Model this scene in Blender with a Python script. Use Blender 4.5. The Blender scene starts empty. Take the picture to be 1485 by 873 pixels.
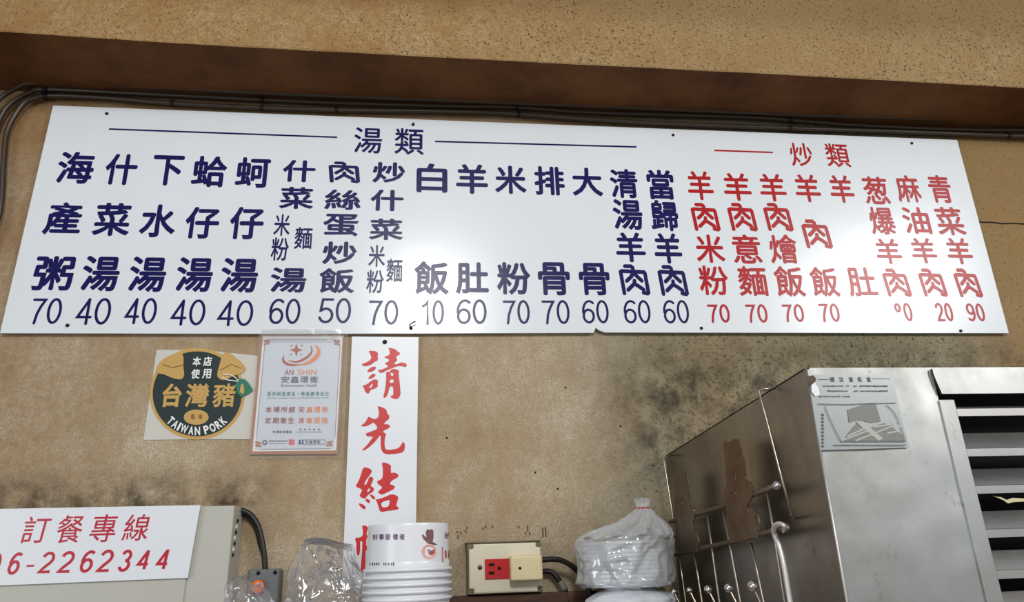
import bpy, bmesh, math, random
from mathutils import Vector, Matrix, noise
from mathutils.geometry import tessellate_polygon, delaunay_2d_cdt
random.seed(7)
SC = bpy.context.scene
COL = SC.collection

# ------------------------------------------------------------------ camera
CX, CY, FPX = 742.5, 436.5, 1040.0
CAM = Vector((-0.21414833, -1.19941754, 1.62408373))
CR = Vector((0.99298826, -0.1134683, -0.03315507))
CU = Vector((-0.00757851, -0.34099631, 0.94003408))
CF = Vector((0.11796982, 0.93319154, 0.33946526))
cd = bpy.data.cameras.new('camera'); cam = bpy.data.objects.new('camera', cd); COL.objects.link(cam)
M = Matrix((( CR.x, CU.x, -CF.x, CAM.x), (CR.y, CU.y, -CF.y, CAM.y), (CR.z, CU.z, -CF.z, CAM.z), (0, 0, 0, 1)))
cam.matrix_world = M
cd.sensor_fit = 'HORIZONTAL'; cd.sensor_width = 36.0; cd.lens = FPX / 1485.0 * 36.0
cd.clip_start = 0.02; cd.clip_end = 50
SC.camera = cam

# ------------------------------------------------------------------ world and lights
w = bpy.data.worlds.new('world'); SC.world = w; w.use_nodes = True
w.node_tree.nodes['Background'].inputs[0].default_value = (0.80, 0.84, 0.90, 1)
w.node_tree.nodes['Background'].inputs[1].default_value = 0.42

def area(name, loc, sx, sy, power, aim, color=(1, .985, .96)):
    l = bpy.data.lights.new(name, 'AREA'); l.shape = 'RECTANGLE'; l.size = sx; l.size_y = sy
    l.energy = power; l.color = color
    o = bpy.data.objects.new(name, l); COL.objects.link(o); o.location = loc
    d = Vector(aim) - Vector(loc)
    o.rotation_euler = d.to_track_quat('-Z', 'Y').to_euler()
    return o
area('tube_light', (-0.20, -2.75, 2.98), 0.34, 0.5, 30, (0.0, 0, 1.6))
area('tube_light', (2.40, -2.5, 3.03), 0.7, 0.6, 34, (0.3, 0, 1.8))
area('left_fill_light', (-2.7, -2.4, 1.75), 1.1, 1.3, 17, (-0.6, 0, 1.7), (.95, .98, 1))  # soft fill added at the left, out of view, to brighten the signs there
SC.view_settings.view_transform = 'Standard'; SC.view_settings.look = 'None'
SC.view_settings.gamma = 1.0; SC.view_settings.use_curve_mapping = False
SC.view_settings.exposure = 0.08

# ------------------------------------------------------------------ pixel -> point on a real plane
def ray(x, y): return CF + CR * ((x - CX) / FPX) - CU * ((y - CY) / FPX)
def onY(x, y, Y=0.0): d = ray(x, y); return CAM + d * ((Y - CAM.y) / d.y)
def onX(x, y, X): d = ray(x, y); return CAM + d * ((X - CAM.x) / d.x)
def onZ(x, y, Z): d = ray(x, y); return CAM + d * ((Z - CAM.z) / d.z)

# ------------------------------------------------------------------ helpers
def tag(o, label=None, cat=None, group=None, kind=None):
    if label: o['label'] = label
    if cat: o['category'] = cat
    if group: o['group'] = group
    if kind: o['kind'] = kind
    return o
def empty(name, loc, label=None, cat=None, group=None, kind=None):
    o = bpy.data.objects.new(name, None); COL.objects.link(o); o.location = loc
    o.empty_display_size = 0.02
    return tag(o, label, cat, group, kind)
def link(name, me, mat, parent=None, smooth=False):
    if mat is not None and not me.materials: me.materials.append(mat)
    if smooth:
        for p in me.polygons: p.use_smooth = True
    o = bpy.data.objects.new(name, me); COL.objects.link(o)
    if parent is not None:
        o.parent = parent
        o.matrix_parent_inverse = Matrix.Translation(-Vector(parent.location)) if parent.parent is None else Matrix.Translation(-world_loc(parent))
    return o
def world_loc(o):
    # meshes are written in world coordinates with identity transforms; only empties carry a location
    if o.type == 'EMPTY': return Vector(o.location)
    return Vector((0, 0, 0))
def fromdata(name, vs, fs, mat, parent=None, smooth=False):
    me = bpy.data.meshes.new(name); me.from_pydata([tuple(v) for v in vs], [], fs); me.update()
    return link(name, me, mat, parent, smooth)
def from_bm(name, bm, mat, parent=None, smooth=False):
    bmesh.ops.recalc_face_normals(bm, faces=bm.faces)
    me = bpy.data.meshes.new(name); bm.to_mesh(me); bm.free()
    return link(name, me, mat, parent, smooth)
def bm_box(bm, a, b, bev=0.0, seg=2):
    a, b = Vector(a), Vector(b); t = bmesh.new()
    bmesh.ops.create_cube(t, size=1.0)
    for v in t.verts:
        v.co = Vector(((a[i] + b[i]) / 2 + v.co[i] * abs(b[i] - a[i]) for i in range(3)))
    if bev: bmesh.ops.bevel(t, geom=list(t.edges), offset=bev, segments=seg, profile=.5, affect='EDGES')
    merge(bm, t)
def merge(bm, t):
    mp = [bm.verts.new(v.co) for v in t.verts]; t.verts.index_update()
    for f in t.faces:
        try: bm.faces.new([mp[v.index] for v in f.verts])
        except ValueError: pass
    t.free()
def box(name, a, b, mat, parent=None, bev=0.0, seg=2):
    bm = bmesh.new(); bm_box(bm, a, b, bev, seg); return from_bm(name, bm, mat, parent)
def bm_prism(bm, poly, axis_vec):
    """poly: 3D points (planar), extruded by axis_vec"""
    n = len(poly); A = [bm.verts.new(p) for p in poly]; B = [bm.verts.new(Vector(p) + axis_vec) for p in poly]
    tris = tessellate_polygon([[Vector(p) for p in poly]])
    for t in tris:
        bm.faces.new([A[i] for i in t]); bm.faces.new([B[i] for i in reversed(t)])
    for i in range(n):
        bm.faces.new([A[i], A[(i + 1) % n], B[(i + 1) % n], B[i]])
def catmull(P, n=8, closed=False):
    P = [Vector(p) for p in P]; out = []
    m = len(P); rng = range(m) if closed else range(m - 1)
    for i in rng:
        if closed: p0, p1, p2, p3 = P[i - 1], P[i], P[(i + 1) % m], P[(i + 2) % m]
        else: p0, p1, p2, p3 = P[max(i - 1, 0)], P[i], P[i + 1], P[min(i + 2, m - 1)]
        for k in range(n):
            t = k / n
            out.append(0.5 * ((2 * p1) + (p2 - p0) * t + (2 * p0 - 5 * p1 + 4 * p2 - p3) * t * t + (3 * p1 - p0 - 3 * p2 + p3) * t ** 3))
    if not closed: out.append(P[-1])
    return out
def bm_tube(bm, path, r, sides=10, cap=True):
    path = [Vector(p) for p in path]; rings = []
    up = Vector((0.13, 0.2, 1)).normalized(); prev = None
    for i, p in enumerate(path):
        t = (path[min(i + 1, len(path) - 1)] - path[max(i - 1, 0)])
        if t.length < 1e-9: t = Vector((0, 0, 1))
        t.normalize()
        if prev is None:
            a = t.orthogonal().normalized()
        else:
            a = (prev - t * prev.dot(t)); a = a.normalized() if a.length > 1e-6 else t.orthogonal().normalized()
        prev = a; b = t.cross(a)
        rr = r(i / (len(path) - 1)) if callable(r) else r
        rings.append([bm.verts.new(p + (a * math.cos(2 * math.pi * k / sides) + b * math.sin(2 * math.pi * k / sides)) * rr) for k in range(sides)])
    for i in range(len(rings) - 1):
        for k in range(sides):
            bm.faces.new([rings[i][k], rings[i][(k + 1) % sides], rings[i + 1][(k + 1) % sides], rings[i + 1][k]])
    if cap:
        bm.faces.new(rings[0][::-1]); bm.faces.new(rings[-1])
def tube(name, path, r, mat, parent=None, sides=10):
    bm = bmesh.new(); bm_tube(bm, path, r, sides); return from_bm(name, bm, mat, parent, True)
def bm_lathe(bm, prof, c, n=48, axis='Z'):
    """prof: (radius, height) pairs; c centre"""
    c = Vector(c); rings = []
    for r, h in prof:
        if r < 1e-6: rings.append([bm.verts.new(c + (Vector((0, 0, h)) if axis == 'Z' else Vector((0, -h, 0))))]); continue
        ring = []
        for k in range(n):
            a = 2 * math.pi * k / n
            v = Vector((r * math.cos(a), r * math.sin(a), h)) if axis == 'Z' else Vector((r * math.cos(a), -h, r * math.sin(a)))
            ring.append(bm.verts.new(c + v))
        rings.append(ring)
    for A, B in zip(rings, rings[1:]):
        if len(A) == 1 and len(B) == 1: continue
        for k in range(n):
            k2 = (k + 1) % n
            if len(A) == 1: bm.faces.new([A[0], B[k], B[k2]])
            elif len(B) == 1: bm.faces.new([A[k], A[k2], B[0]])
            else: bm.faces.new([A[k], A[k2], B[k2], B[k]])
def lathe(name, prof, c, mat, parent=None, n=48, axis='Z', smooth=True):
    bm = bmesh.new(); bm_lathe(bm, prof, c, n, axis); return from_bm(name, bm, mat, parent, smooth)

# ------------------------------------------------------------------ materials
def mat(name, color, rough=.5, metal=0., spec=.5, **kw):
    m = bpy.data.materials.new(name); m.use_nodes = True
    b = m.node_tree.nodes['Principled BSDF']
    b.inputs['Base Color'].default_value = (*color, 1); b.inputs['Roughness'].default_value = rough
    b.inputs['Metallic'].default_value = metal; b.inputs['Specular IOR Level'].default_value = spec
    for k, v in kw.items(): b.inputs[k.replace('_', ' ')].default_value = v
    return m
def srgb(r, g, b):
    f = lambda c: (c / 255 / 12.92) if c / 255 <= .04045 else ((c / 255 + .055) / 1.055) ** 2.4
    return (f(r), f(g), f(b))
class NT:
    def __init__(s, m): s.m = m; s.t = m.node_tree; s.N = s.t.nodes; s.L = s.t.links; s.b = s.N['Principled BSDF']
    def node(s, t, **kw):
        n = s.N.new(t)
        for k, v in kw.items(): setattr(n, k, v)
        return n
    def pos(s):
        if not hasattr(s, 'P'):
            s.P = s.node('ShaderNodeNewGeometry').outputs['Position']
        return s.P
    def mapping(s, scale=(1, 1, 1), loc=(0, 0, 0)):
        n = s.node('ShaderNodeMapping'); n.inputs['Scale'].default_value = scale; n.inputs['Location'].default_value = loc
        s.L.new(s.pos(), n.inputs['Vector']); return n.outputs[0]
    def noise(s, scale, detail=4, rough=.6, vec=None, dist=0):
        n = s.node('ShaderNodeTexNoise'); n.inputs['Scale'].default_value = scale; n.inputs['Detail'].default_value = detail
        n.inputs['Roughness'].default_value = rough; n.inputs['Distortion'].default_value = dist
        s.L.new(vec or s.pos(), n.inputs['Vector']); return n.outputs['Fac']
    def ramp(s, fac, stops):
        n = s.node('ShaderNodeValToRGB'); e = n.color_ramp.elements
        while len(e) < len(stops): e.new(.5)
        for i, (p, c) in enumerate(stops):
            e[i].position = p; e[i].color = (*c, 1) if isinstance(c, tuple) else (c, c, c, 1)
        s.L.new(fac, n.inputs[0]); return n.outputs[0]
    def math(s, op, a, b=None, clamp=False):
        n = s.node('ShaderNodeMath', operation=op, use_clamp=clamp)
        for i, v in enumerate((a, b)):
            if v is None: continue
            if isinstance(v, (int, float)): n.inputs[i].default_value = v
            else: s.L.new(v, n.inputs[i])
        return n.outputs[0]
    def maprange(s, v, a, b, c=0., d=1.):
        n = s.node('ShaderNodeMapRange', interpolation_type='SMOOTHSTEP'); s.L.new(v, n.inputs[0])
        for i, x in enumerate((a, b, c, d)): n.inputs[i + 1].default_value = x
        return n.outputs[0]
    def mix(s, fac, a, b, mode='MIX'):
        n = s.node('ShaderNodeMix', data_type='RGBA', blend_type=mode)
        for i, v in ((0, fac), (6, a), (7, b)):
            if isinstance(v, (int, float)): n.inputs[i].default_value = v
            elif isinstance(v, tuple): n.inputs[i].default_value = (*v, 1)
            else: s.L.new(v, n.inputs[i])
        return n.outputs[2]
    def xyz(s):
        n = s.node('ShaderNodeSeparateXYZ'); s.L.new(s.pos(), n.inputs[0]); return n.outputs
    def bump(s, h, strength=.2, dist=.002):
        n = s.node('ShaderNodeBump'); n.inputs['Strength'].default_value = strength; n.inputs['Distance'].default_value = dist
        s.L.new(h, n.inputs['Height']); s.L.new(n.outputs[0], s.b.inputs['Normal'])

def wall_material():
    m = mat('grimy_plaster', (.4, .3, .18), .75, spec=.25); t = NT(m); X, Y, Z = t.xyz()
    n1 = t.noise(9, 6, .68); n2 = t.noise(85, 4, .7); n3 = t.noise(330, 2, .6); n5 = t.noise(3.6, 5, .7, t.mapping((1, 1, .6), (2, 0, 4))); n4 = t.noise(2.2, 3, .5)
    base = t.ramp(n1, [(.3, srgb(168, 150, 122)), (.5, srgb(194, 179, 154)), (.7, srgb(210, 200, 180))])
    base = t.mix(t.ramp(n2, [(.38, .0), (.64, .42)]), base, srgb(150, 126, 90))
    base = t.mix(t.ramp(n3, [(.40, .0), (.64, .6)]), base, srgb(140, 121, 92))
    base = t.mix(t.ramp(n5, [(.44, .0), (.64, .7)]), base, srgb(150, 120, 80))
    # darker brown tone toward the top and left of the wall
    up = t.math('MULTIPLY', t.maprange(Z, 1.9, 2.4), t.ramp(n1, [(.25, 1.), (.75, .55)]))
    base = t.mix(t.math('MULTIPLY', up, .75), base, srgb(136, 98, 54))
    lf = t.math('MULTIPLY', t.maprange(X, -.55, -.95), t.ramp(n2, [(.3, .25), (.7, .85)]))
    base = t.mix(t.math('MULTIPLY', lf, .6), base, srgb(128, 92, 50))
    # olive mildew on the right half under the menu board
    rt = t.math('MULTIPLY', t.maprange(X, -.06, .26), t.ramp(n4, [(.3, .55), (.6, 1.)]))
    base = t.mix(t.math('MULTIPLY', rt, .8), base, srgb(110, 108, 84))
    rr = t.math('MULTIPLY', t.maprange(X, .75, .95), .7)
    base = t.mix(rr, base, srgb(148, 112, 62))
    # black mildew freckles, dense on the right, sparse elsewhere
    sp = t.noise(150, 3, .75); dens = t.maprange(X, -.02, .3, 0., .115)
    dens = t.math('SUBTRACT', dens, t.maprange(X, .7, .95, 0., .05))
    dens = t.math('ADD', dens, t.math('MULTIPLY', t.math('SUBTRACT', n1, .5), .12))
    spot = t.math('MULTIPLY', t.math('SUBTRACT', t.math('ADD', sp, dens), .655), 16., True)
    base = t.mix(t.math('MULTIPLY', spot, .72), base, srgb(52, 46, 34))
    big = t.noise(38, 2, .5, t.mapping((1, 1, 1), (3, 5, 7)))
    base = t.mix(t.math('MULTIPLY', t.math('SUBTRACT', big, .735), 14., True), base, srgb(62, 48, 30))
    # soot line just over the phone cabinet and over the steel cabinet
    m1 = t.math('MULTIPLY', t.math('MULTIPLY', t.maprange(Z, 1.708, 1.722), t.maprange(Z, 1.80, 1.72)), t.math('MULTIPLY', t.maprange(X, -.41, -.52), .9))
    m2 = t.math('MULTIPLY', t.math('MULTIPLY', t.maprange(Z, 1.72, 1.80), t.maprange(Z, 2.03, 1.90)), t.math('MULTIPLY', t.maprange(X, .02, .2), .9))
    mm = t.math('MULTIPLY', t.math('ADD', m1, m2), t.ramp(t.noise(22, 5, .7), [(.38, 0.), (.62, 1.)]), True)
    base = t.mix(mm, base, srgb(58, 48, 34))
    t.L.new(base, t.b.inputs['Base Color'])
    t.L.new(t.ramp(n2, [(.3, .85), (.7, .6)]), t.b.inputs['Roughness'])
    t.bump(t.math('ADD', n2, t.math('MULTIPLY', n3, .5)), .35, .0015)
    return m
def beam_material():
    m = mat('speckled_plaster', (.4, .3, .18), .8, spec=.2); t = NT(m); X, Y, Z = t.xyz()
    n1 = t.noise(7, 5, .65); n2 = t.noise(95, 4, .7)
    base = t.ramp(n1, [(.3, srgb(150, 116, 72)), (.5, srgb(168, 138, 94)), (.7, srgb(180, 156, 116))])
    base = t.mix(t.ramp(n2, [(.38, .0), (.64, .6)]), base, srgb(136, 100, 56))
    base = t.mix(t.math('MULTIPLY', t.maprange(Z, 2.53, 2.62), t.ramp(n1, [(.25, .95), (.75, .6)])), base, srgb(112, 80, 42))
    rt = t.maprange(X, -.3, .3)
    base = t.mix(t.math('MULTIPLY', rt, .35), base, srgb(150, 134, 100))
    base = t.mix(t.ramp(t.noise(340, 2, .6), [(.40, .0), (.64, .6)]), base, srgb(124, 92, 52))
    spk = t.noise(170, 2, .8); dn = t.maprange(X, -.5, .2, .0, .03)
    s = t.math('MULTIPLY', t.math('SUBTRACT', t.math('ADD', t.math('ADD', spk, dn), t.math('MULTIPLY', n1, .14)), .695), 16., True)
    base = t.mix(t.math('MULTIPLY', s, .8), base, srgb(66, 46, 24))
    # the underside is coloured a darker brown than the face
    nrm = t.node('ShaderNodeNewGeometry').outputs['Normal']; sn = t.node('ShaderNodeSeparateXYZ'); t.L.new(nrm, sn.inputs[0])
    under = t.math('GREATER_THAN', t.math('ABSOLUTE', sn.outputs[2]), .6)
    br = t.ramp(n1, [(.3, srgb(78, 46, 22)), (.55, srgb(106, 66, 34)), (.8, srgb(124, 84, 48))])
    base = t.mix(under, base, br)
    t.L.new(base, t.b.inputs['Base Color']); t.bump(t.math('ADD', n2, t.math('MULTIPLY', spk, .4)), .4, .0015)
    return m
def steel(name, col, rough, smudge=.5, grime=(120, 112, 98), streak=(1, 1, 1)):
    m = mat(name, col, rough, 1.0); t = NT(m)
    n1 = t.noise(9, 5, .65); n2 = t.noise(60, 3, .6, t.mapping(streak)); n3 = t.noise(30, 4, .7)
    c = t.mix(t.math('MULTIPLY', t.ramp(n1, [(.4, 0.), (.68, 1.)]), smudge), (*col,), srgb(*grime))
    dark = t.ramp(n3, [(.64, 0.), (.72, .7)])
    c = t.mix(t.math('MULTIPLY', dark, smudge), c, srgb(88, 80, 68))
    t.L.new(c, t.b.inputs['Base Color'])
    t.L.new(t.maprange(n1, .3, .7, rough - .03, rough + .08), t.b.inputs['Roughness'])
    t.bump(n2, .06, .001)
    return m
WALL = wall_material(); BEAM = beam_material()
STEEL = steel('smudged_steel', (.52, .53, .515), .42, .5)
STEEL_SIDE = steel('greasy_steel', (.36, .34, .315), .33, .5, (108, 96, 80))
BLADE = steel('louver_steel', (.50, .49, .475), .4, .3)
RUSTY = steel('greasy_brown_steel', (.24, .18, .13), .42, .8, (92, 62, 40))
CHROME = mat('chrome', (.72, .70, .68), .12, 1.0)
WIRE = mat('steel_wire', (.42, .35, .28), .3, 1.0)
HANDLE = mat('pale_metal', (.72, .70, .66), .42, .6)
def board_material():
    m = mat('glossy_white_sheet', srgb(222, 226, 230), .21, spec=.45); t = NT(m)
    n = t.noise(5, 4, .6); X, Y, Z = t.xyz()
    c = t.mix(t.math('MULTIPLY', t.ramp(n, [(.35, 0.), (.75, 1.)]), .22), srgb(224, 229, 233), srgb(203, 203, 196))
    d = t.noise(190, 2, .7); c = t.mix(t.math('MULTIPLY', t.math('SUBTRACT', d, .76), 14., True), c, srgb(120, 110, 95))
    t.L.new(c, t.b.inputs['Base Color'])
    t.L.new(t.maprange(n, .3, .7, .18, .25), t.b.inputs['Roughness'])
    return m
BOARD = board_material()
WHITE = mat('white_plastic_sheet', srgb(226, 229, 233), .35)
BOARD_EDGE = WHITE
NAVY = mat('navy_vinyl', srgb(12, 6, 80), .28, spec=.28)
REDV = mat('red_vinyl', srgb(172, 14, 22), .28, spec=.28)
REDP = mat('red_paint', srgb(200, 22, 26), .4)
CRIM = mat('crimson_vinyl', srgb(186, 18, 48), .35)
DARK = mat('dark_metal', srgb(36, 30, 26), .5, .6)
BLACK = mat('black_hole', srgb(12, 11, 10), .9)
GREYBOX = mat('putty_enamel', srgb(186, 184, 172), .45)
CABLE = mat('greasy_cable', srgb(58, 45, 32), .38, spec=.55)
CABLE_B = mat('black_cable', srgb(30, 26, 24), .42)
GOLD = mat('gold_print', srgb(196, 156, 84), .4)
DGREEN = mat('dark_green_print', srgb(16, 40, 38), .35)
GREEN = mat('green_print', srgb(26, 112, 84), .4)
PAPER = mat('clear_backing_paper', srgb(204, 200, 190), .3)
WHITEP = mat('white_print', srgb(235, 235, 230), .4)
COPPER = mat('copper_print', srgb(178, 118, 84), .4)
ORANGE = mat('orange_print', srgb(232, 140, 82), .4)
RUST = mat('rust_print', srgb(178, 84, 42), .4)
MAROON = mat('maroon_print', srgb(150, 66, 62), .4)
GREYP = mat('grey_print', srgb(84, 92, 104), .4)
TEAL = mat('teal_print', srgb(78, 140, 122), .4)
PINK = mat('pink_print', srgb(214, 110, 116), .4)
BLUEP = mat('blue_print', srgb(52, 58, 140), .4)
PURPLE = mat('purple_print', srgb(92, 52, 92), .4)
CREAM = mat('cream_plastic', srgb(232, 225, 200), .35)
CREAM2 = mat('aged_plug_plastic', srgb(234, 220, 172), .4)
REDPL = mat('red_plastic', srgb(204, 24, 28), .35)
BOXM = mat('painted_metal_box', srgb(120, 108, 86), .5, .3)
SWG = mat('grey_switch_plastic', srgb(108, 112, 112), .5)
ORB = mat('orange_button', srgb(240, 112, 40), .4)
WOOD = None
def wood():
    m = mat('dark_wood', srgb(74, 44, 26), .6); t = NT(m)
    n = t.noise(14, 5, .6, t.mapping((1, 6, 8)))
    t.L.new(t.ramp(n, [(.3, srgb(44, 26, 16)), (.7, srgb(96, 62, 38))]), t.b.inputs['Base Color']); return m
WOOD = wood()
BOWL = mat('coated_paper', srgb(232, 234, 238), .28, spec=.5)
LID = mat('milky_plastic', srgb(226, 230, 232), .3, spec=.5)
def film(name, op, tint, rough=.12, gloss=.14, edge=.32):
    m = bpy.data.materials.new(name); m.use_nodes = True; t = m.node_tree; N = t.nodes; N.clear()
    out = N.new('ShaderNodeOutputMaterial'); tr = N.new('ShaderNodeBsdfTransparent'); tr.inputs[0].default_value = (.985, .985, .985, 1)
    df = N.new('ShaderNodeBsdfDiffuse'); df.inputs[0].default_value = (*tint, 1)
    gl = N.new('ShaderNodeBsdfGlossy'); gl.inputs['Roughness'].default_value = rough; gl.inputs[0].default_value = (1, 1, 1, 1)
    m1 = N.new('ShaderNodeMixShader'); m2 = N.new('ShaderNodeMixShader')
    lw = N.new('ShaderNodeLayerWeight'); lw.inputs[0].default_value = .35
    mr = N.new('ShaderNodeMapRange'); t.links.new(lw.outputs['Facing'], mr.inputs[0])
    mr.inputs[3].default_value = op; mr.inputs[4].default_value = min(1, op + edge)
    mg = N.new('ShaderNodeMapRange'); t.links.new(lw.outputs['Fresnel'], mg.inputs[0])
    mg.inputs[3].default_value = gloss * .5; mg.inputs[4].default_value = .7
    t.links.new(mr.outputs[0], m1.inputs[0]); t.links.new(tr.outputs[0], m1.inputs[1]); t.links.new(df.outputs[0], m1.inputs[2])
    t.links.new(mg.outputs[0], m2.inputs[0]); t.links.new(m1.outputs[0], m2.inputs[1]); t.links.new(gl.outputs[0], m2.inputs[2])
    t.links.new(m2.outputs[0], out.inputs[0]); return m
FILM = film('clear_bag_film', .03, (.85, .85, .84), .11, .16, .16)
FILM_W = film('milky_bag_film', .26, (.9, .92, .94), .10, .2, .4)
LAMI = film('laminate_film', .06, (.8, .8, .8), .1, .08)

# ------------------------------------------------------------------ lettering
_fc = bpy.data.curves.new('lettering_source', 'FONT'); _fo = bpy.data.objects.new('lettering_source', _fc); COL.objects.link(_fo)
_fc.resolution_u = 3
_loops = {}
def loops_of(ch):
    if ch in _loops: return _loops[ch]
    _fc.body = ch
    dg = bpy.context.evaluated_depsgraph_get(); dg.update()
    me = bpy.data.meshes.new_from_object(_fo.evaluated_get(dg))
    bm = bmesh.new(); bm.from_mesh(me); bpy.data.meshes.remove(me)
    bmesh.ops.remove_doubles(bm, verts=bm.verts, dist=1e-5)
    nxt = {}
    for e in bm.edges:
        if len(e.link_loops) == 1:
            l = e.link_loops[0]; nxt.setdefault(l.vert.index, []).append(l.link_loop_next.vert.index)
    bm.verts.ensure_lookup_table(); co = [v.co.copy() for v in bm.verts]; out = []
    nz = sum(f.normal.z for f in bm.faces)
    while nxt:
        s = next(iter(nxt)); cur = s; L = []
        while cur in nxt:
            L.append(co[cur].xy.copy()); k = nxt[cur]; n = k.pop()
            if not k: del nxt[cur]
            cur = n
            if cur == s: break
        if len(L) > 2:
            if nz < 0: L.reverse()
            # drop collinear points
            K = []
            for i in range(len(L)):
                a, b, c = L[i - 1], L[i], L[(i + 1) % len(L)]
                if (b - a).length > 1e-4 and abs((b - a).cross(c - b)) > 1e-7: K.append(b)
            if len(K) > 2: out.append(K)
    bm.free(); _loops[ch] = out
    return out
def offset_loops(Ls, d):
    res = []
    for L in Ls:
        n = len(L); O = []
        for i in range(n):
            a, b, c = L[i - 1], L[i], L[(i + 1) % n]
            e1 = (b - a).normalized(); e2 = (c - b).normalized()
            n1 = Vector((e1.y, -e1.x)); n2 = Vector((e2.y, -e2.x)); m = n1 + n2
            if m.length < .3: m = n1
            m.normalize(); k = max(m.dot(n1), .55)
            O.append(b + m * (d / k))
        res.append(O)
    return res
def round_loops(Ls, r):
    res = []
    for L in Ls:
        n = len(L); O = []
        for i in range(n):
            a, b, c = L[i - 1], L[i], L[(i + 1) % n]
            u = a - b; v = c - b; lu, lv = u.length, v.length
            if lu < 1e-6 or lv < 1e-6: O.append(b); continue
            turn = math.acos(max(-1, min(1, (-u).normalized().dot(v.normalized()))))
            convex = (b - a).cross(c - b) > 0
            if turn > .6 and convex:
                t = min(r, lu * .49, lv * .49); p = b + u.normalized() * t; q = b + v.normalized() * t
                for s in (0, .25, .5, .75, 1): O.append(p * (1 - s) ** 2 + b * 2 * s * (1 - s) + q * s * s)
            else: O.append(b)
        res.append(O)
    return res
def norm_glyph(ch, bold, rnd, slant=0.):
    """triangulated outline normalised to its own bounding box 0..1"""
    Ls = loops_of(ch)
    if bold: Ls = offset_loops(Ls, bold)
    if rnd: Ls = round_loops(Ls, rnd)
    return norm_loops(Ls, slant)
def fill(P):
    """triangulate 2D loops and keep what has a non-zero winding number"""
    vs, es = [], []
    for L in P:
        o = len(vs); n = len(L); vs += [Vector((p[0], p[1])) for p in L]; es += [(o + i, o + (i + 1) % n) for i in range(n)]
    V, _, F = delaunay_2d_cdt(vs, es, [], 0, 1e-6)[:3]
    segs = [(vs[a].x, vs[a].y, vs[b].x, vs[b].y) for a, b in es]; T = []
    for f in F:
        cx = sum(V[i].x for i in f) / len(f); cy = sum(V[i].y for i in f) / len(f); w = 0
        for x0, y0, x1, y1 in segs:
            if y0 <= cy < y1:
                if (x1 - x0) * (cy - y0) - (cx - x0) * (y1 - y0) > 0: w += 1
            elif y1 <= cy < y0:
                if (x1 - x0) * (cy - y0) - (cx - x0) * (y1 - y0) < 0: w -= 1
        if w: T.append(tuple(f))
    used = sorted({i for f in T for i in f}); mp = {k: i for i, k in enumerate(used)}
    return [Vector((V[k].x, V[k].y, 0)) for k in used], [tuple(mp[i] for i in f) for f in T]
def norm_loops(Ls, slant=0.):
    if slant: Ls = [[Vector((p.x + p.y * slant, p.y)) for p in L] for L in Ls]
    xs = [p.x for L in Ls for p in L]; ys = [p.y for L in Ls for p in L]
    x0, x1, y0, y1 = min(xs), max(xs), min(ys), max(ys)
    P = [[Vector(((p.x - x0) / (x1 - x0), (p.y - y0) / (y1 - y0), 0)) for p in L] for L in Ls]
    return fill(P)
_gc = {}
def glyph(ch, bold, rnd, slant=0.):
    k = (ch, bold, rnd, slant)
    if k not in _gc: _gc[k] = norm_glyph(ch, bold, rnd, slant)
    return _gc[k]
def frame_at(b, Y):
    """pixel box -> world origin and spans on the plane y=Y (axis aligned there)"""
    x0, y0, x1, y1 = b; cx, cy = (x0 + x1) / 2, (y0 + y1) / 2; h = y1 - y0
    sh = abs((cx - 641) / (cy + 2443)); wd = max((x1 - x0) - sh * h, (x1 - x0) * .6)
    c = onY(cx, cy, Y); W = onY(cx + wd / 2, cy, Y).x - onY(cx - wd / 2, cy, Y).x
    H = onY(cx, cy - h / 2, Y).z - onY(cx, cy + h / 2, Y).z
    return c, W, H
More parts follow.
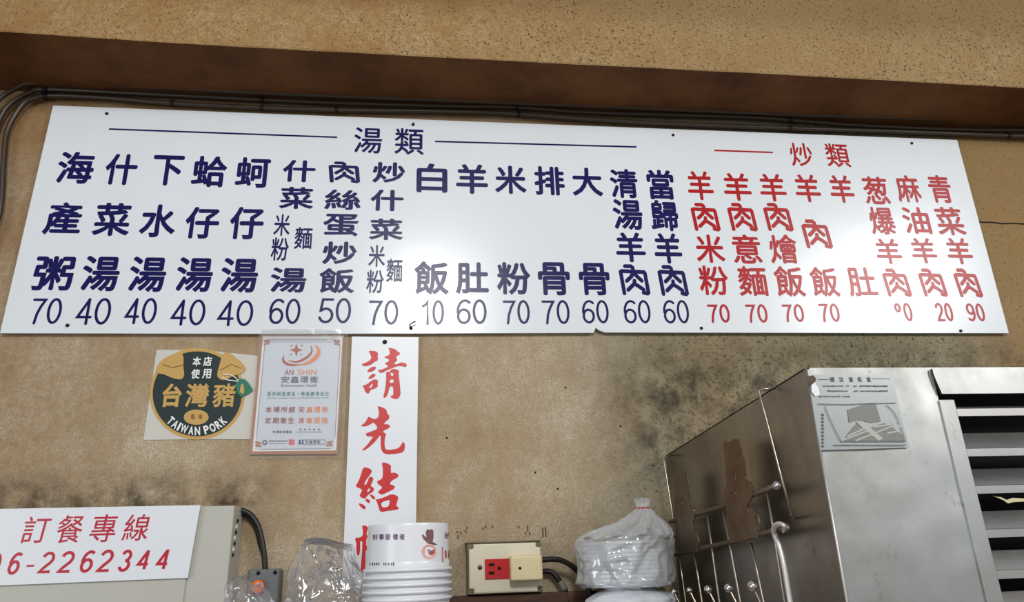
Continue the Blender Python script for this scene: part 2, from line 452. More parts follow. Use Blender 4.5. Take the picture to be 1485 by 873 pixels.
class Print:
    """flat lettering collected into one mesh lying just over a surface"""
    def __init__(s, Y): s.Y = Y; s.V = []; s.F = []; s.k = 0
    def add(s, V, T, b):
        c, W, H = frame_at(b, s.Y); o = len(s.V); dy = -s.k * 6e-6; s.k += 1
        for p in V: s.V.append((c.x + (p.x - .5) * W, s.Y + dy, c.z + (p.y - .5) * H))
        for t in T: s.F.append(tuple(o + i for i in t))
    def char(s, ch, b, bold=.018, rnd=.05, slant=0.):
        if ch in STROKE:
            s.add(*stroke_char(ch), b)
        else: s.add(*glyph(ch, bold, rnd, slant), b)
    def line(s, txt, b, bold=.02, rnd=0, gap=.12):
        x0, y0, x1, y1 = b; n = len(txt); cw = (x1 - x0) / (n - gap)
        for i, ch in enumerate(txt):
            if ch == ' ': continue
            if ch == '・':
                s.poly([[(x0 + (i + .35) * cw, (y0 + y1) / 2 - 1), (x0 + (i + .55) * cw, (y0 + y1) / 2 - 1), (x0 + (i + .55) * cw, (y0 + y1) / 2 + 1), (x0 + (i + .35) * cw, (y0 + y1) / 2 + 1)]]); continue
            s.add(*glyph(ch, bold, rnd), (x0 + i * cw, y0, x0 + (i + 1 - gap) * cw, y1))
    def latin(s, txt, b, bold=0.01):
        """one text run fitted in a pixel box"""
        s.add(*glyph(txt, bold, 0), b)
    def poly(s, loops):
        """pixel polygon loops laid on the plane"""
        o = len(s.V); dy = -s.k * 6e-6; s.k += 1
        P = [[Vector((p[0], -p[1], 0)) for p in L] for L in loops]; T = tessellate_polygon(P)
        for L in loops:
            for p in L:
                q = onY(p[0], p[1], s.Y + dy); s.V.append(tuple(q))
        for t in T: s.F.append(tuple(o + i for i in t))
    def seg(s, a, b, wpx):
        a = Vector(a); b = Vector(b); d = (b - a).normalized(); n = Vector((-d.y, d.x)) * wpx / 2
        s.poly([[a + n, b + n, b - n, a - n]])
    def ellipse(s, c, rx, ry, n=40, hole=None):
        L = [[(c[0] + rx * math.cos(2 * math.pi * k / n), c[1] + ry * math.sin(2 * math.pi * k / n)) for k in range(n)]]
        if hole: L.append([(c[0] + hole[0] * math.cos(2 * math.pi * k / n), c[1] + hole[1] * math.sin(2 * math.pi * k / n)) for k in range(n)])
        s.poly(L)
    def build(s, name, m, parent):
        # make every face look out of the wall
        F = []
        for f in s.F:
            a, b, c = (Vector(s.V[i]) for i in f[:3])
            F.append(f if (b - a).cross(c - a).y < 0 else f[::-1])
        return fromdata(name, s.V, F, m, parent)
def stroke_poly(P, w, cap='round'):
    """outline loops of a thick polyline"""
    P = [Vector((p[0], p[1])) for p in P]; L = []; R = []
    n = len(P); closed = (P[0] - P[-1]).length < 1e-6
    for i in range(n):
        if closed: a, c = P[i - 1 if i else n - 2], P[i + 1 if i < n - 1 else 1]
        else: a, c = P[max(i - 1, 0)], P[min(i + 1, n - 1)]
        b = P[i]; e1 = (b - a); e2 = (c - b)
        if e1.length < 1e-9: e1 = e2
        if e2.length < 1e-9: e2 = e1
        e1 = e1.normalized(); e2 = e2.normalized()
        n1 = Vector((-e1.y, e1.x)); n2 = Vector((-e2.y, e2.x)); m = (n1 + n2)
        m = m.normalized() if m.length > .2 else n1
        k = w / 2 / max(m.dot(n1), .5); L.append(b + m * k); R.append(b - m * k)
    def ccw(Q, want=True):
        a = sum(Q[k - 1].x * Q[k].y - Q[k].x * Q[k - 1].y for k in range(len(Q)))
        return Q if (a > 0) == want else Q[::-1]
    if closed:
        A, B = ccw(L[:-1]), ccw(R[:-1], False)
        area = lambda Q: abs(sum(Q[k - 1].x * Q[k].y - Q[k].x * Q[k - 1].y for k in range(len(Q))))
        if area(A) < area(B): A, B = ccw(B), ccw(A, False)
        return [A, B]
    out = []
    for i in range(n - 1):      # one counter-clockwise quad per piece, so that overlaps only add up
        Q = [L[i], L[i + 1], R[i + 1], R[i]]
        out.append(ccw(Q))
    if cap == 'round':
        for c in (P[0], P[-1]):
            out.append([Vector((c.x + w / 2 * math.cos(k * math.pi / 8), c.y + w / 2 * math.sin(k * math.pi / 8))) for k in range(16)])
    return out
STROKE = {
 '肉': [[(36, 612), (28, 590)]],
}
def _meat():
    # two-person form of the meat character, as painted on the board
    X = lambda x, y: ((x - 40) / 265., 1 - (y - 600) / 265.)
    S = [[(97, 612), (152, 612), (168, 625), (170, 655), (150, 700), (103, 740)], [(165, 660), (200, 700), (240, 738)],
         [(70, 848), (52, 660), (62, 652), (272, 662), (280, 668), (292, 838), (280, 848), (250, 842), (252, 822), (172, 742), (108, 818)],
         ]
    S[2] = [(70, 848), (53, 662), (66, 655), (268, 662), (276, 672), (291, 840), (282, 848), (246, 842)]
    S.append([(250, 816), (205, 785), (175, 768)]); S.append([(172, 738), (172, 762), (108, 818)])
    return [[X(*p) for p in s] for s in S]
STROKE['肉'] = _meat()
_sc = {}
def stroke_char(ch):
    if ch not in _sc: _sc[ch] = fill([l for q in STROKE[ch] for l in stroke_poly(q, .13)])
    return _sc[ch]
def ell(cx, cy, rx, ry, a0, a1, n=20):
    return [(cx + rx * math.cos(math.radians(a0 + (a1 - a0) * k / n)), cy + ry * math.sin(math.radians(a0 + (a1 - a0) * k / n))) for k in range(n + 1)]
DIG = {
 '0': [ell(.27, .5, .22, .46, 90, 450, 32)],
 '1': [[(.08, .76), (.2, .82), (.27, .96), (.27, .02)]],
 '2': [ell(.27, .7, .215, .26, 165, -20, 14) + [(.42, .5), (.2, .25), (.05, .04), (.5, .04)]],
 '3': [ell(.26, .73, .19, .23, 160, -85, 14), ell(.255, .27, .22, .24, 92, -165, 16)],
 '4': [[(.4, .03), (.4, .96)], [(.39, .93), (.04, .28), (.53, .28)]],
 '5': [[(.47, .95), (.14, .95), (.08, .5)] + ell(.255, .31, .215, .27, 135, -160, 16)],
 '6': [ell(.275, .31, .215, .275, 100, 460, 24), ell(.33, .5, .28, .46, 55, 185, 14)],
 '7': [[(.04, .94), (.51, .94), (.36, .68), (.25, .38), (.2, .02)]],
 '9': [ell(.265, .69, .215, .275, -80, 280, 24), ell(.21, .5, .28, .46, -125, 5, 14)],
 'q': [ell(.265, .74, .15, .2, 0, 360, 24)],
 '-': [[(0.02, .45), (.3, .45)]],
}
def add_digit(pr, d, b, wt=.07, slant=0., cap='round'):
    c, W, H = frame_at(b, pr.Y); asp = W / H
    # strokes are laid in real proportions so that their weight stays even
    pts = [p for s in DIG[d] for p in s]; x0 = min(p[0] for p in pts); x1 = max(p[0] for p in pts)
    if d == '1': x0, x1 = x0 - .1, x1 + .08
    if d == 'q': x0, x1 = .05, .48
    y0, y1 = (0, 1) if d != '-' else (.3, .6)
    allq = []
    for s in DIG[d]:
        q = [((p[0] - x0) / (x1 - x0) * (asp - wt) + wt / 2 - slant * .5 + slant * p[1], wt / 2 + (p[1] - .03) / .93 * (1 - wt)) for p in s]
        if d == '-': q = [(wt / 2, .5), (asp - wt / 2, .5)] if False else [(0, .5), (asp, .5)]
        allq += stroke_poly(q, wt if d != '-' else .55, cap)
    V, T = fill(allq)
    pr.add([Vector((v.x / asp, v.y, 0)) for v in V], T, b)
def add_number(pr, txt, b, wt=.075, slant=0., cap='flat', gap=.10):
    x0, y0, x1, y1 = b; n = len(txt); wd = x1 - x0
    sh = (( (x0 + x1) / 2 - 641) / ((y0 + y1) / 2 + 2443)) * (y1 - y0)
    cw = (wd - abs(sh)) / (n + (n - 1) * gap); 
    for i, d in enumerate(txt):
        a = x0 + abs(sh) / 2 + i * cw * (1 + gap)
        add_digit(pr, d, (a - abs(sh) / 2, y0, a + cw + abs(sh) / 2, y1), wt, slant, cap)

# =================================================================== SETTING
ZS = 1.553   # top of the shelf, just below the picture
wb = box('wall_back', (-3.2, 0, 0), (3.2, 0.12, 3.2), WALL); tag(wb, kind='structure')
ZB = 2.463
bm = bmesh.new()
edge = [onZ(-700, 2, ZB), onZ(0, 45, ZB), onZ(250, 62, ZB), onZ(742, 88, ZB), onZ(1100, 106, ZB), onZ(1485, 127, ZB), onZ(2100, 160, ZB)]
edge[0].x = -3.2; edge[-1].x = 3.2
# the beam's lower arris is worn: subdivide and jitter a little
pts = []
for a, b in zip(edge, edge[1:]):
    n = max(2, int((b - a).length / .03))
    for k in range(n): pts.append(a.lerp(b, k / n))
pts.append(edge[-1])
lo, fr, hi, bk, bt = [], [], [], [], []
for p in pts:
    j = (noise.noise(p * 14) * .0022)
    lo.append(bm.verts.new((p.x, p.y + .0012 + j * .5, ZB))); fr.append(bm.verts.new((p.x, p.y, ZB + .0016 + abs(j))))
    hi.append(bm.verts.new((p.x, p.y, 3.2))); bk.append(bm.verts.new((p.x, 0, ZB))); bt.append(bm.verts.new((p.x, 0, 3.2)))
for i in range(len(pts) - 1):
    for A, B in ((bk, lo), (lo, fr), (fr, hi), (hi, bt)):
        bm.faces.new([A[i], A[i + 1], B[i + 1], B[i]])
bmesh.ops.recalc_face_normals(bm, faces=bm.faces)
beam = from_bm('trim_1', bm, BEAM); tag(beam, kind='structure')
FLOORM = mat('grey_floor_tile', srgb(126, 120, 112), .5)
fl = box('floor', (-3.2, -4.2, -.1), (3.2, 0.12, 0), FLOORM); tag(fl, kind='structure')
# crack in the wall to the right of the board
bm = bmesh.new(); P = [onY(x, y, -.0006) for x, y in ((1405, 321), (1425, 322), (1440, 322.5), (1452, 324), (1470, 324), (1490, 325), (1540, 327))]
for i, p in enumerate(P): p.z += random.uniform(-.0006, .0006)
bm_tube(bm, P, .0013, 5); tag(from_bm('wall_crack', bm, BLACK, wb))
for x, y in ((776, 685), (809, 709), (820, 562), (947, 675), (900, 618), (648, 635), (1235, 502), (298, 742)):
    lathe('nail_hole', [(0, .0006), (.0014, .0005), (.0019, 0)], onY(x, y, 0), BLACK, wb, 8, 'Y')
# adhesive residue over the socket
pr = Print(-.0004)
for x, y, h in ((787, 765, 14), (791, 764, 15), (675, 768, 5), (664, 776, 6), (668, 771, 4), (663, 770, 3), (704, 762, 4), (714, 762, 4), (752, 762, 4), (765, 762, 9), (768, 772, 4), (762, 772, 3), (700, 765, 3), (677, 764, 3)):
    pr.seg((x, y), (x + .5, y + h), 2.2)
tag(pr.build('adhesive_residue', mat('brown_residue', srgb(112, 78, 44), .7), wb), kind='stuff')

# =================================================================== MENU BOARD
YB = -.0095
quad = [(77, 153), (1388, 203), (1463, 483), (878, 482), (868, 478.5), (864, 475), (861, 482.5), (430, 484), (0, 483)]
mb = empty('menu_board', onY(731, 483, YB), 'long white menu board with blue and red Chinese dish names and prices', 'menu board')
bm = bmesh.new(); bm_prism(bm, [onY(x, y, YB) for x, y in quad], Vector((0, .004, 0)))
from_bm('sheet', bm, BOARD, mb)
YL = YB - .0004
bl = [ # (char, px box)
 [('海',79,220,141,266),('產',60,293,124,340),('粥',44,371,112,421)],
 [('什',149,223,203,268),('菜',132,294,194,342),('湯',115,371,178,422)],
 [('下',217,225,269,269),('水',200,296,259,344),('湯',184,372,245,423)],
 [('蛤',276,226,332,271),('仔',266,300,321,346),('湯',253,373,312,423)],
 [('蚵',340,228,394,272),('仔',331,300,385,347),('湯',318,374,377,424)],
 [('什',409,232,459,264),('菜',404,271,456,303),('米',396,310,422,342),('粉',392,344,420,378),('麵',426,329,454,361),('湯',391,388,446,424)],
 [('肉',476,235,523,265),('絲',470,275,524,304),('蛋',468,310,521,342),('炒',467,350,518,383),('飯',462,389,515,425)],
 [('炒',540,235,588,265),('什',537,275,586,306),('菜',535,317,585,348),('米',534,355,559,387),('粉',531,391,557,425),('麵',560,375,584,409)],
 [('白',604,237,649,279),('飯',601,379,651,427)],
 [('羊',661,238,708,281),('肚',661,380,709,426)],
 [('米',717,240,764,281),('粉',720,380,770,427)],
 [('排',774,241,820,283),('骨',779,380,828,428)],
 [('大',828,243,875,284),('骨',838,381,886,428)],
 [('清',883,245,927,287),('湯',887,289,934,333),('羊',891,337,938,380),('肉',897,384,943,428)],
 [('當',936,246,980,289),('歸',941,290,986,335),('羊',946,338,991,382),('肉',953,385,999,429)],
]
bp = [('70',41,432,93,470),('40',108,432,164,471),('40',179,432,230,470),('40',246,434,300,472),('40',314,435,369,473),('60',389,433,437,470),
 ('50',461,432,510,469),('70',534,435,578,471),('10',608,435,644,471),('60',662,434,706,470),('70',729,435,769,470),('70',785,435,827,470),('60',843,435,884,469),('60',903,435,945,469),('60',960,435,1001,469)]
rl = [
 [('羊',994,248,1037,290),('肉',1001,295,1045,335),('米',1006,340,1053,381),('粉',1011,385,1059,428)],
 [('羊',1046,251,1092,291),('肉',1054,295,1099,335),('意',1059,340,1107,382),('麵',1067,386,1116,429)],
 [('羊',1098,252,1143,292),('肉',1106,295,1151,335),('燴',1112,340,1160,382),('飯',1120,386,1170,430)],
 [('羊',1149,253,1193,293),('肉',1161,319,1208,360),('飯',1172,387,1220,430)],
 [('羊',1199,254,1242,294),('肚',1225,387,1275,430)],
 [('葱',1248,256,1293,296),('爆',1257,300,1302,340),('羊',1266,346,1311,383),('肉',1278,390,1323,430)],
 [('麻',1295,254,1339,293),('油',1305,300,1353,339),('羊',1317,345,1362,382),('肉',1330,390,1375,430)],
 [('青',1342,254,1385,294),('菜',1352,300,1403,341),('羊',1368,345,1414,383),('肉',1381,390,1426,431)],
]
rp = [('70',1025,441,1060,468),('70',1080,441,1115,468),('70',1133,441,1168,467),('70',1186,440,1220,467),('q0',1294,439,1326,466),('20',1354,439,1385,466),('90',1399,440,1431,466)]
small = {('米', 396), ('粉', 392), ('麵', 426), ('米', 534), ('粉', 531), ('麵', 560)}
for cols, m, nm, lab in ((bl, NAVY, 'dish_name', 'navy blue vinyl characters'), (rl, REDV, 'dish_name', 'red vinyl characters')):
    for c in cols:
        for ch, x0, y0, x1, y1 in c:
            pr = Print(YL)
            pr.char(ch, (x0, y0, x1, y1), .0135 if (ch, x0) in small else (.026 if m is NAVY else .020), .075)
            pr.build('dish_character', m, mb)
for L, m, wt in ((bp, NAVY, .094), (rp, REDV, .12)):
    for t, x0, y0, x1, y1 in L:
        sh = abs(((x0 + x1) / 2 - 641) / ((y0 + y1) / 2 + 2443)) * (y1 - y0); cw = (x1 - x0 - sh) / 2.14
        for i, d in enumerate(t):
            pr = Print(YL); a = x0 + i * cw * 1.14; add_digit(pr, d, (a, y0, a + cw + sh, y1), wt); pr.build('price_digit', m, mb)
for ch, b, m in (('湯', (513, 185, 555, 222), NAVY), ('類', (572, 186, 615, 224), NAVY), ('炒', (1143, 207, 1181, 241), REDV), ('類', (1194, 208, 1235, 242), REDV)):
    pr = Print(YL); pr.char(ch, b, .011, .05); pr.build('heading_character', m, mb)
for a, b, m in (((158, 187), (489, 199), NAVY), ((631, 205), (923, 213), NAVY), ((1036, 218), (1121, 221), REDV)):
    pr = Print(YL); pr.seg(a, b, 2.2); pr.build('ruled_line', m, mb)
for x, y in ((155, 165), (599, 181), (976, 196), (1322, 208), (98, 472), (596, 476), (1017, 476), (1393, 480)):
    lathe('screw', [(0, .003), (.0022, .0025), (.003, .0008), (.003, 0), (0, 0)], onY(x, y, YB), DARK, mb, 12, 'Y')
# a wisp of wire tie stands out of two screws
tube('wire_wisp', [onY(596, 476, YB - .001), onY(594, 471, YB - .006), onY(598, 468, YB - .009), onY(603, 466, YB - .010)], .0012, DARK, mb, 6)
tube('wire_wisp', [onY(599, 181, YB - .001), onY(600, 178, YB - .006)], .0014, DARK, mb, 6)

# =================================================================== CABLES UNDER THE BEAM
cables = [
 ('lowest', 'lowest brown cable running just above the menu board top edge', .0048, -.0075, [(-118,750),(-78,580),(-40,420),(-12,340),(1,300),(6,226),(12,186),(33,152),(50,143),(75,139),(150,142),(250,150),(370,156),(500,160),(640,162),(740,165),(850,173),(980,180),(1140,186),(1300,191),(1485,198),(1600,202),(2300,229)]),
 ('middle', 'middle brown cable clipped along wall under the beam', .0044, -.0085, [(-134,750),(-94,580),(-50,400),(-26,290),(-12,210),(2,168),(20,147),(45,134),(70,130),(200,136),(380,145),(500,150),(640,154),(745,156),(850,163),(980,167),(1100,171),(1250,182),(1400,188),(1600,192),(2300,220)]),
 ('upper', 'uppermost dark cable tucked into corner under the beam', .0042, -.0185, [(-170,760),(-124,580),(-82,410),(-60,300),(-40,220),(-10,155),(20,130),(60,120),(200,126),(380,135),(500,140),(740,149),(980,159),(1200,168),(1600,181),(2300,210)]),
]
for k, lab, r, Y, P in cables:
    path = catmull([onY(x, y, Y - r) for x, y in P], 8)
    c = empty('cable', path[len(path) // 2], lab, 'cable')
    tube('sheath', path, r, CABLE, c, 10)
    if k == 'lowest':
        for x, y in ((66, 140), (250, 150), (380, 156.5), (488, 160), (752, 166), (1145, 186.5), (1462, 197)):
            q = onY(x, y, Y - r); bm = bmesh.new()
            bm_tube(bm, [q + Vector((-.003, 0, .0002)), q + Vector((.003, 0, -.0002))], r + .0016, 10); from_bm('cable_clip', bm, DARK, c, True)
    if k == 'middle':
        for x, y in ((66, 130.5), (380, 145), (748, 156), (1145, 174)):
            q = onY(x, y, Y - r); bm = bmesh.new()
            bm_tube(bm, [q + Vector((-.004, 0, .0002)), q + Vector((.004, 0, -.0002))], r + .0016, 10); from_bm('cable_tie', bm, DARK, c, True)

# =================================================================== PORK STICKER
Ys = -.0012
ps = empty('round_sticker', onY(285, 637, Ys), 'round dark green and gold pork sticker on white backing paper', 'sticker')
bm = bmesh.new(); bm_prism(bm, [onY(x, y, Ys) for x, y in ((227, 507), (300, 508), (374, 516), (366, 637), (290, 637), (208, 638))], Vector((0, .0009, 0)))
from_bm('backing_paper', bm, PAPER, ps)
def ear(pts): return [tuple(p) for p in catmull([Vector((a, b, 0)) for a, b in pts], 4, True)]
earL = [(228,535),(238,522),(251,515),(262,513),(266,518),(266,532),(267,544),(262,550),(250,548),(238,543),(230,541)]
earR = [(323,515),(331,512),(341,519),(351,529),(355,537),(350,542),(338,545),(326,551),(318,549),(315,543),(318,530)]
pr = Print(Ys - .0003); pr.ellipse((286, 571), 69, 66.5, 64)
pr.poly([[(p[0] - (1.5 if p[0] < 240 else 0), p[1] - 1.5) for p in ear(earL)]]); pr.poly([[(p[0] + (1.2 if p[0] > 345 else 0), p[1] - 1) for p in ear(earR)]])
pr.build('gold_rim', GOLD, ps)
pr = Print(Ys - .0009); pr.ellipse((286, 571), 64.5, 61.5, 64); pr.build('green_disc', DGREEN, ps)
pr = Print(Ys - .0014)
pr.poly([ear(earL)]); pr.poly([ear(earR)])
pr.ellipse((284.5, 605), 18, 11)
for ch, a, b in (('台', 233, 266), ('灣', 267, 305), ('豬', 307, 343)): pr.char(ch, (a, 556, b, 590), .036 if ch == '台' else .022, 0)
pr.build('gold_print', GOLD, ps)
pr = Print(Ys - .0019)
pr.line('本店', (278.5, 517, 308, 531), .028); pr.line('使用', (276.5, 535, 307, 549), .024); pr.build('white_characters', WHITEP, ps)
pr = Print(Ys - .0019)
ws = 'TAIWAN PORK'; wid = [8, 8.5, 4, 11.5, 8.5, 9, 4, 8.5, 9.5, 8.5, 8.5]; tot = sum(wid); acc = 0
for ch, wd in zip(ws, wid):
    th = math.radians(222 + 96 * (acc + wd / 2) / tot); acc += wd
    if ch == ' ': continue
    V, T = glyph(ch, .035, 0); hgt = 12.5; ww = wd * .88 if ch != 'I' else 3.0
    px = 285.5 + 55 * math.cos(th); py = 570 - 55 * math.sin(th); rot = th + math.pi / 2
    o = len(pr.V)
    for p in V:
        u = (p.x - .5) * ww; v = (p.y - .5) * hgt
        pr.V.append(tuple(onY(px + u * math.cos(rot) - v * math.sin(rot), py - (u * math.sin(rot) + v * math.cos(rot)), pr.Y)))
    for t in T: pr.F.append(tuple(o + i for i in t))
pr.build('white_print', WHITEP, ps)
pr = Print(Ys - .0024); pr.ellipse((279.5, 604), 2.6, 3.6, 16); pr.ellipse((290.5, 604), 2.4, 3.4, 16)
pr.seg((236, 528), (250, 533), .8); pr.seg((250, 533), (265, 529), .8); pr.seg((319, 537), (335, 528), .8); pr.seg((335, 528), (350, 534), .7)
pr.build('brown_print', mat('brown_print', srgb(140, 92, 44), .5), ps)
pr = Print(Ys - .0028); pr.poly([[(341, 558), (346, 549), (355, 550), (361, 556), (367, 566), (360, 571), (350, 576), (344, 570)]]); pr.build('tag_print', GREEN, ps)
pr = Print(Ys - .0033); pr.poly([ear([(351, 556), (354, 562), (353, 571), (348, 568), (349, 560)])]); pr.build('drop_print', GOLD, ps)
pr = Print(Ys - .0030)
for S in ([(324, 543), (334, 543), (341, 547), (346, 552)], [(322, 547), (330, 551), (338, 552), (345, 553)]):
    for a, b in zip(S, S[1:]): pr.seg(a, b, 1.3)
pr.build('string_print', WHITEP, ps)

# =================================================================== LAMINATED NOTICE
Yn = -.0045
nt = empty('laminated_notice', onY(425, 660, Yn), 'laminated pest control notice with copper border under the menu board', 'notice')
Z4 = lambda x, y: (350 + x / 4.365, 475 + y / 4.365)
B4 = lambda x0, y0, x1, y1: (*Z4(x0, y0), *Z4(x1, y1))
bm = bmesh.new(); bm_prism(bm, [onY(*Z4(x, y), Yn) for x, y in ((122, 42), (650, 42), (612, 800), (48, 804))], Vector((0, .0015, 0))); from_bm('copper_border', bm, COPPER, nt)
NOTEP = mat('notice_paper', srgb(212, 216, 224), .35)
pr = Print(Yn - .0003); pr.poly([[Z4(x, y) for x, y in ((137, 56), (641, 56), (600, 778), (70, 784))]]); pr.build('paper', WHITEP, nt)
pr = Print(Yn - .0006)
pr.poly([[Z4(x, y) for x, y in ((150, 74), (625, 74), (588, 766), (88, 770))]]); pr.build('paper_tint', NOTEP, nt)
pr = Print(Yn - .0009)
for a, b in (((185, 74), (590, 74)), ((120, 770), (560, 767)), ((148, 110), (95, 700)), ((626, 110), (592, 700))): pr.seg(Z4(*a), Z4(*b), .55)
pr.build('thin_frame', GREYP, nt)
pr = Print(Yn - .0010)
for cx_, cy_, sx_, sy_ in ((155, 85, 1, 1), (612, 88, -1, 1), (100, 745, 1, -1), (565, 742, -1, -1)):
    for a, b, r in ((0, 0, 12), (20, -4, 9), (-4, 20, 9), (14, 14, 10)): pr.ellipse(Z4(cx_ + a * sx_, cy_ + b * sy_), r / 4.365, r / 4.365 * .8, 12)
pr.build('corner_flower', COPPER, nt)
# logo: four-pointed star over two swooshes
def swoosh(P, W, mt, nm):
    c = catmull([Vector((*Z4(*p), 0)) for p in P], 6); n = len(c); A, B = [], []
    for i, p in enumerate(c):
        t = (c[min(i + 1, n - 1)] - c[max(i - 1, 0)]).normalized(); nn = Vector((-t.y, t.x, 0)); k = W * math.sin(math.pi * min(max((i + .3) / (n - .4), 0), 1)) ** .8 / 4.365 / 2
        A.append(tuple((p + nn * k).xy)); B.append(tuple((p - nn * k).xy))
    pr = Print(Yn - .0010); pr.poly([A + B[::-1]]); pr.build(nm, mt, nt)
swoosh([(270, 175), (264, 205), (285, 228), (330, 238), (380, 234)], 17, RUST, 'logo_swoosh')
swoosh([(375, 236), (430, 220), (475, 185), (490, 145), (468, 112)], 27, ORANGE, 'logo_swoosh')
swoosh([(290, 208), (350, 217), (405, 195), (445, 155), (440, 112)], 15, RUST, 'logo_swoosh')
pr = Print(Yn - .0011); S = []
for k in range(8):
    r = (42 if k % 2 == 0 else 14); a = k * math.pi / 4; S.append(Z4(348 + r * math.cos(a), 142 + r * math.sin(a)))
pr.poly([S])
for x, y in ((318, 114), (383, 114), (314, 170), (378, 170)): pr.ellipse(Z4(x, y), 1.2, 1.2, 8)
pr.build('logo_star', RUST, nt)
def notice_text(rows, mt, nm):
    pr = Print(Yn - .0010)
    for t, b, bold in rows:
        if bold == 'latin': pr.latin(t, B4(*b), .004)
        else: pr.line(t, B4(*b), bold)
    pr.build(nm, mt, nt)
notice_text([('AN', (272, 266, 332, 300), 'latin')], MAROON, 'lettering')
notice_text([('SHIN', (357, 266, 478, 300), 'latin')], ORANGE, 'lettering')
notice_text([('安鑫環衛', (250, 309, 487, 350), .012), ('Environment Health', (252, 358, 480, 374), 'latin'), ('免費諮詢電話', (197, 652, 322, 669), .012), ('安鑫環衛', (404, 714, 500, 734), .005)], GREYP, 'lettering')
notice_text([('服務創造價值・專業贏得信任', (163, 406, 555, 432), .008), ('Service creates value, professional wins trust', (163, 440, 553, 451), 'latin')], TEAL, 'lettering')
notice_text([('本場所經', (152, 500, 342, 538), .015), ('定期衛生', (148, 569, 336, 608), .015)], MAROON, 'lettering')
notice_text([('安', (362, 500, 400, 538), .015), ('消', (360, 569, 396, 608), .015)], RUST, 'lettering')
notice_text([('鑫環衛', (410, 500, 550, 538), .012), ('毒服務', (408, 569, 550, 608), .012)], ORANGE, 'lettering')
pr = Print(Yn - .0010); 
for i in range(5): pr.ellipse(Z4(374 + 29 * i, 645), 1.5, 1.3, 8)
for i in range(16): pr.ellipse(Z4(350 + 10.5 * i, 661), .8, .8, 6)
for i in range(11): pr.ellipse(Z4(178 + 11 * i, 718), 1.0, 1.2, 6)
for i in range(12): pr.ellipse(Z4(178 + 9 * i, 733), .7, .6, 6)
pr.ellipse(Z4(148, 727), 3.6, 3.6, 20, (2.0, 2.0))
pr.build('small_print', GREYP, nt)
pr = Print(Yn - .0010); pr.poly([[Z4(300, 708), Z4(337, 708), Z4(336, 742), Z4(300, 742)]]); pr.build('seal', PINK, nt)
pr = Print(Yn - .0010); pr.poly([[Z4(364, 710), Z4(394, 710), Z4(392, 739), Z4(362, 739)]])
for a, b in (((394, 711), (532, 711)), ((392, 738), (530, 738)), ((532, 711), (530, 738))): pr.seg(Z4(*a), Z4(*b), .6)
pr.build('blue_badge', BLUEP, nt)
pr = Print(Yn - .0014); pr.latin('f', B4(374, 713, 386, 738), .03); pr.build('badge_letter', WHITEP, nt)
bm = bmesh.new()
gx, gy = 14, 18
for j in range(gy + 1):
    for i in range(gx + 1):
        u, v = i / gx, j / gy
        px = (1 - v) * (112 + u * 562) + v * (38 + u * 610); py = (1 - v) * (22 + u * 2) + v * (826 - u * 6)
        p = onY(*Z4(px, py), Yn - .0032 + .0009 * noise.noise(Vector((u * 5, v * 6, 3)))); bm.verts.new(p)
bm.verts.ensure_lookup_table()
for j in range(gy):
    for i in range(gx):
        a = j * (gx + 1) + i; bm.faces.new([bm.verts[a], bm.verts[a + 1], bm.verts[a + gx + 2], bm.verts[a + gx + 1]])
from_bm('laminate', bm, LAMI, nt, True)
# strip of clear tape over the notice and the board's lower edge
bm = bmesh.new(); A = []
for i in range(13):
    for y in (477, 486, 494):
        A.append(bm.verts.new(onY(380 + i * 9.5, y + random.uniform(-1.2, 1.2), YB - .001 - .0008 * random.random())))
for i in range(12):
    for k in range(2): bm.faces.new([A[i * 3 + k], A[i * 3 + k + 1], A[i * 3 + k + 4], A[i * 3 + k + 3]])
from_bm('clear_tape', bm, LAMI, nt)

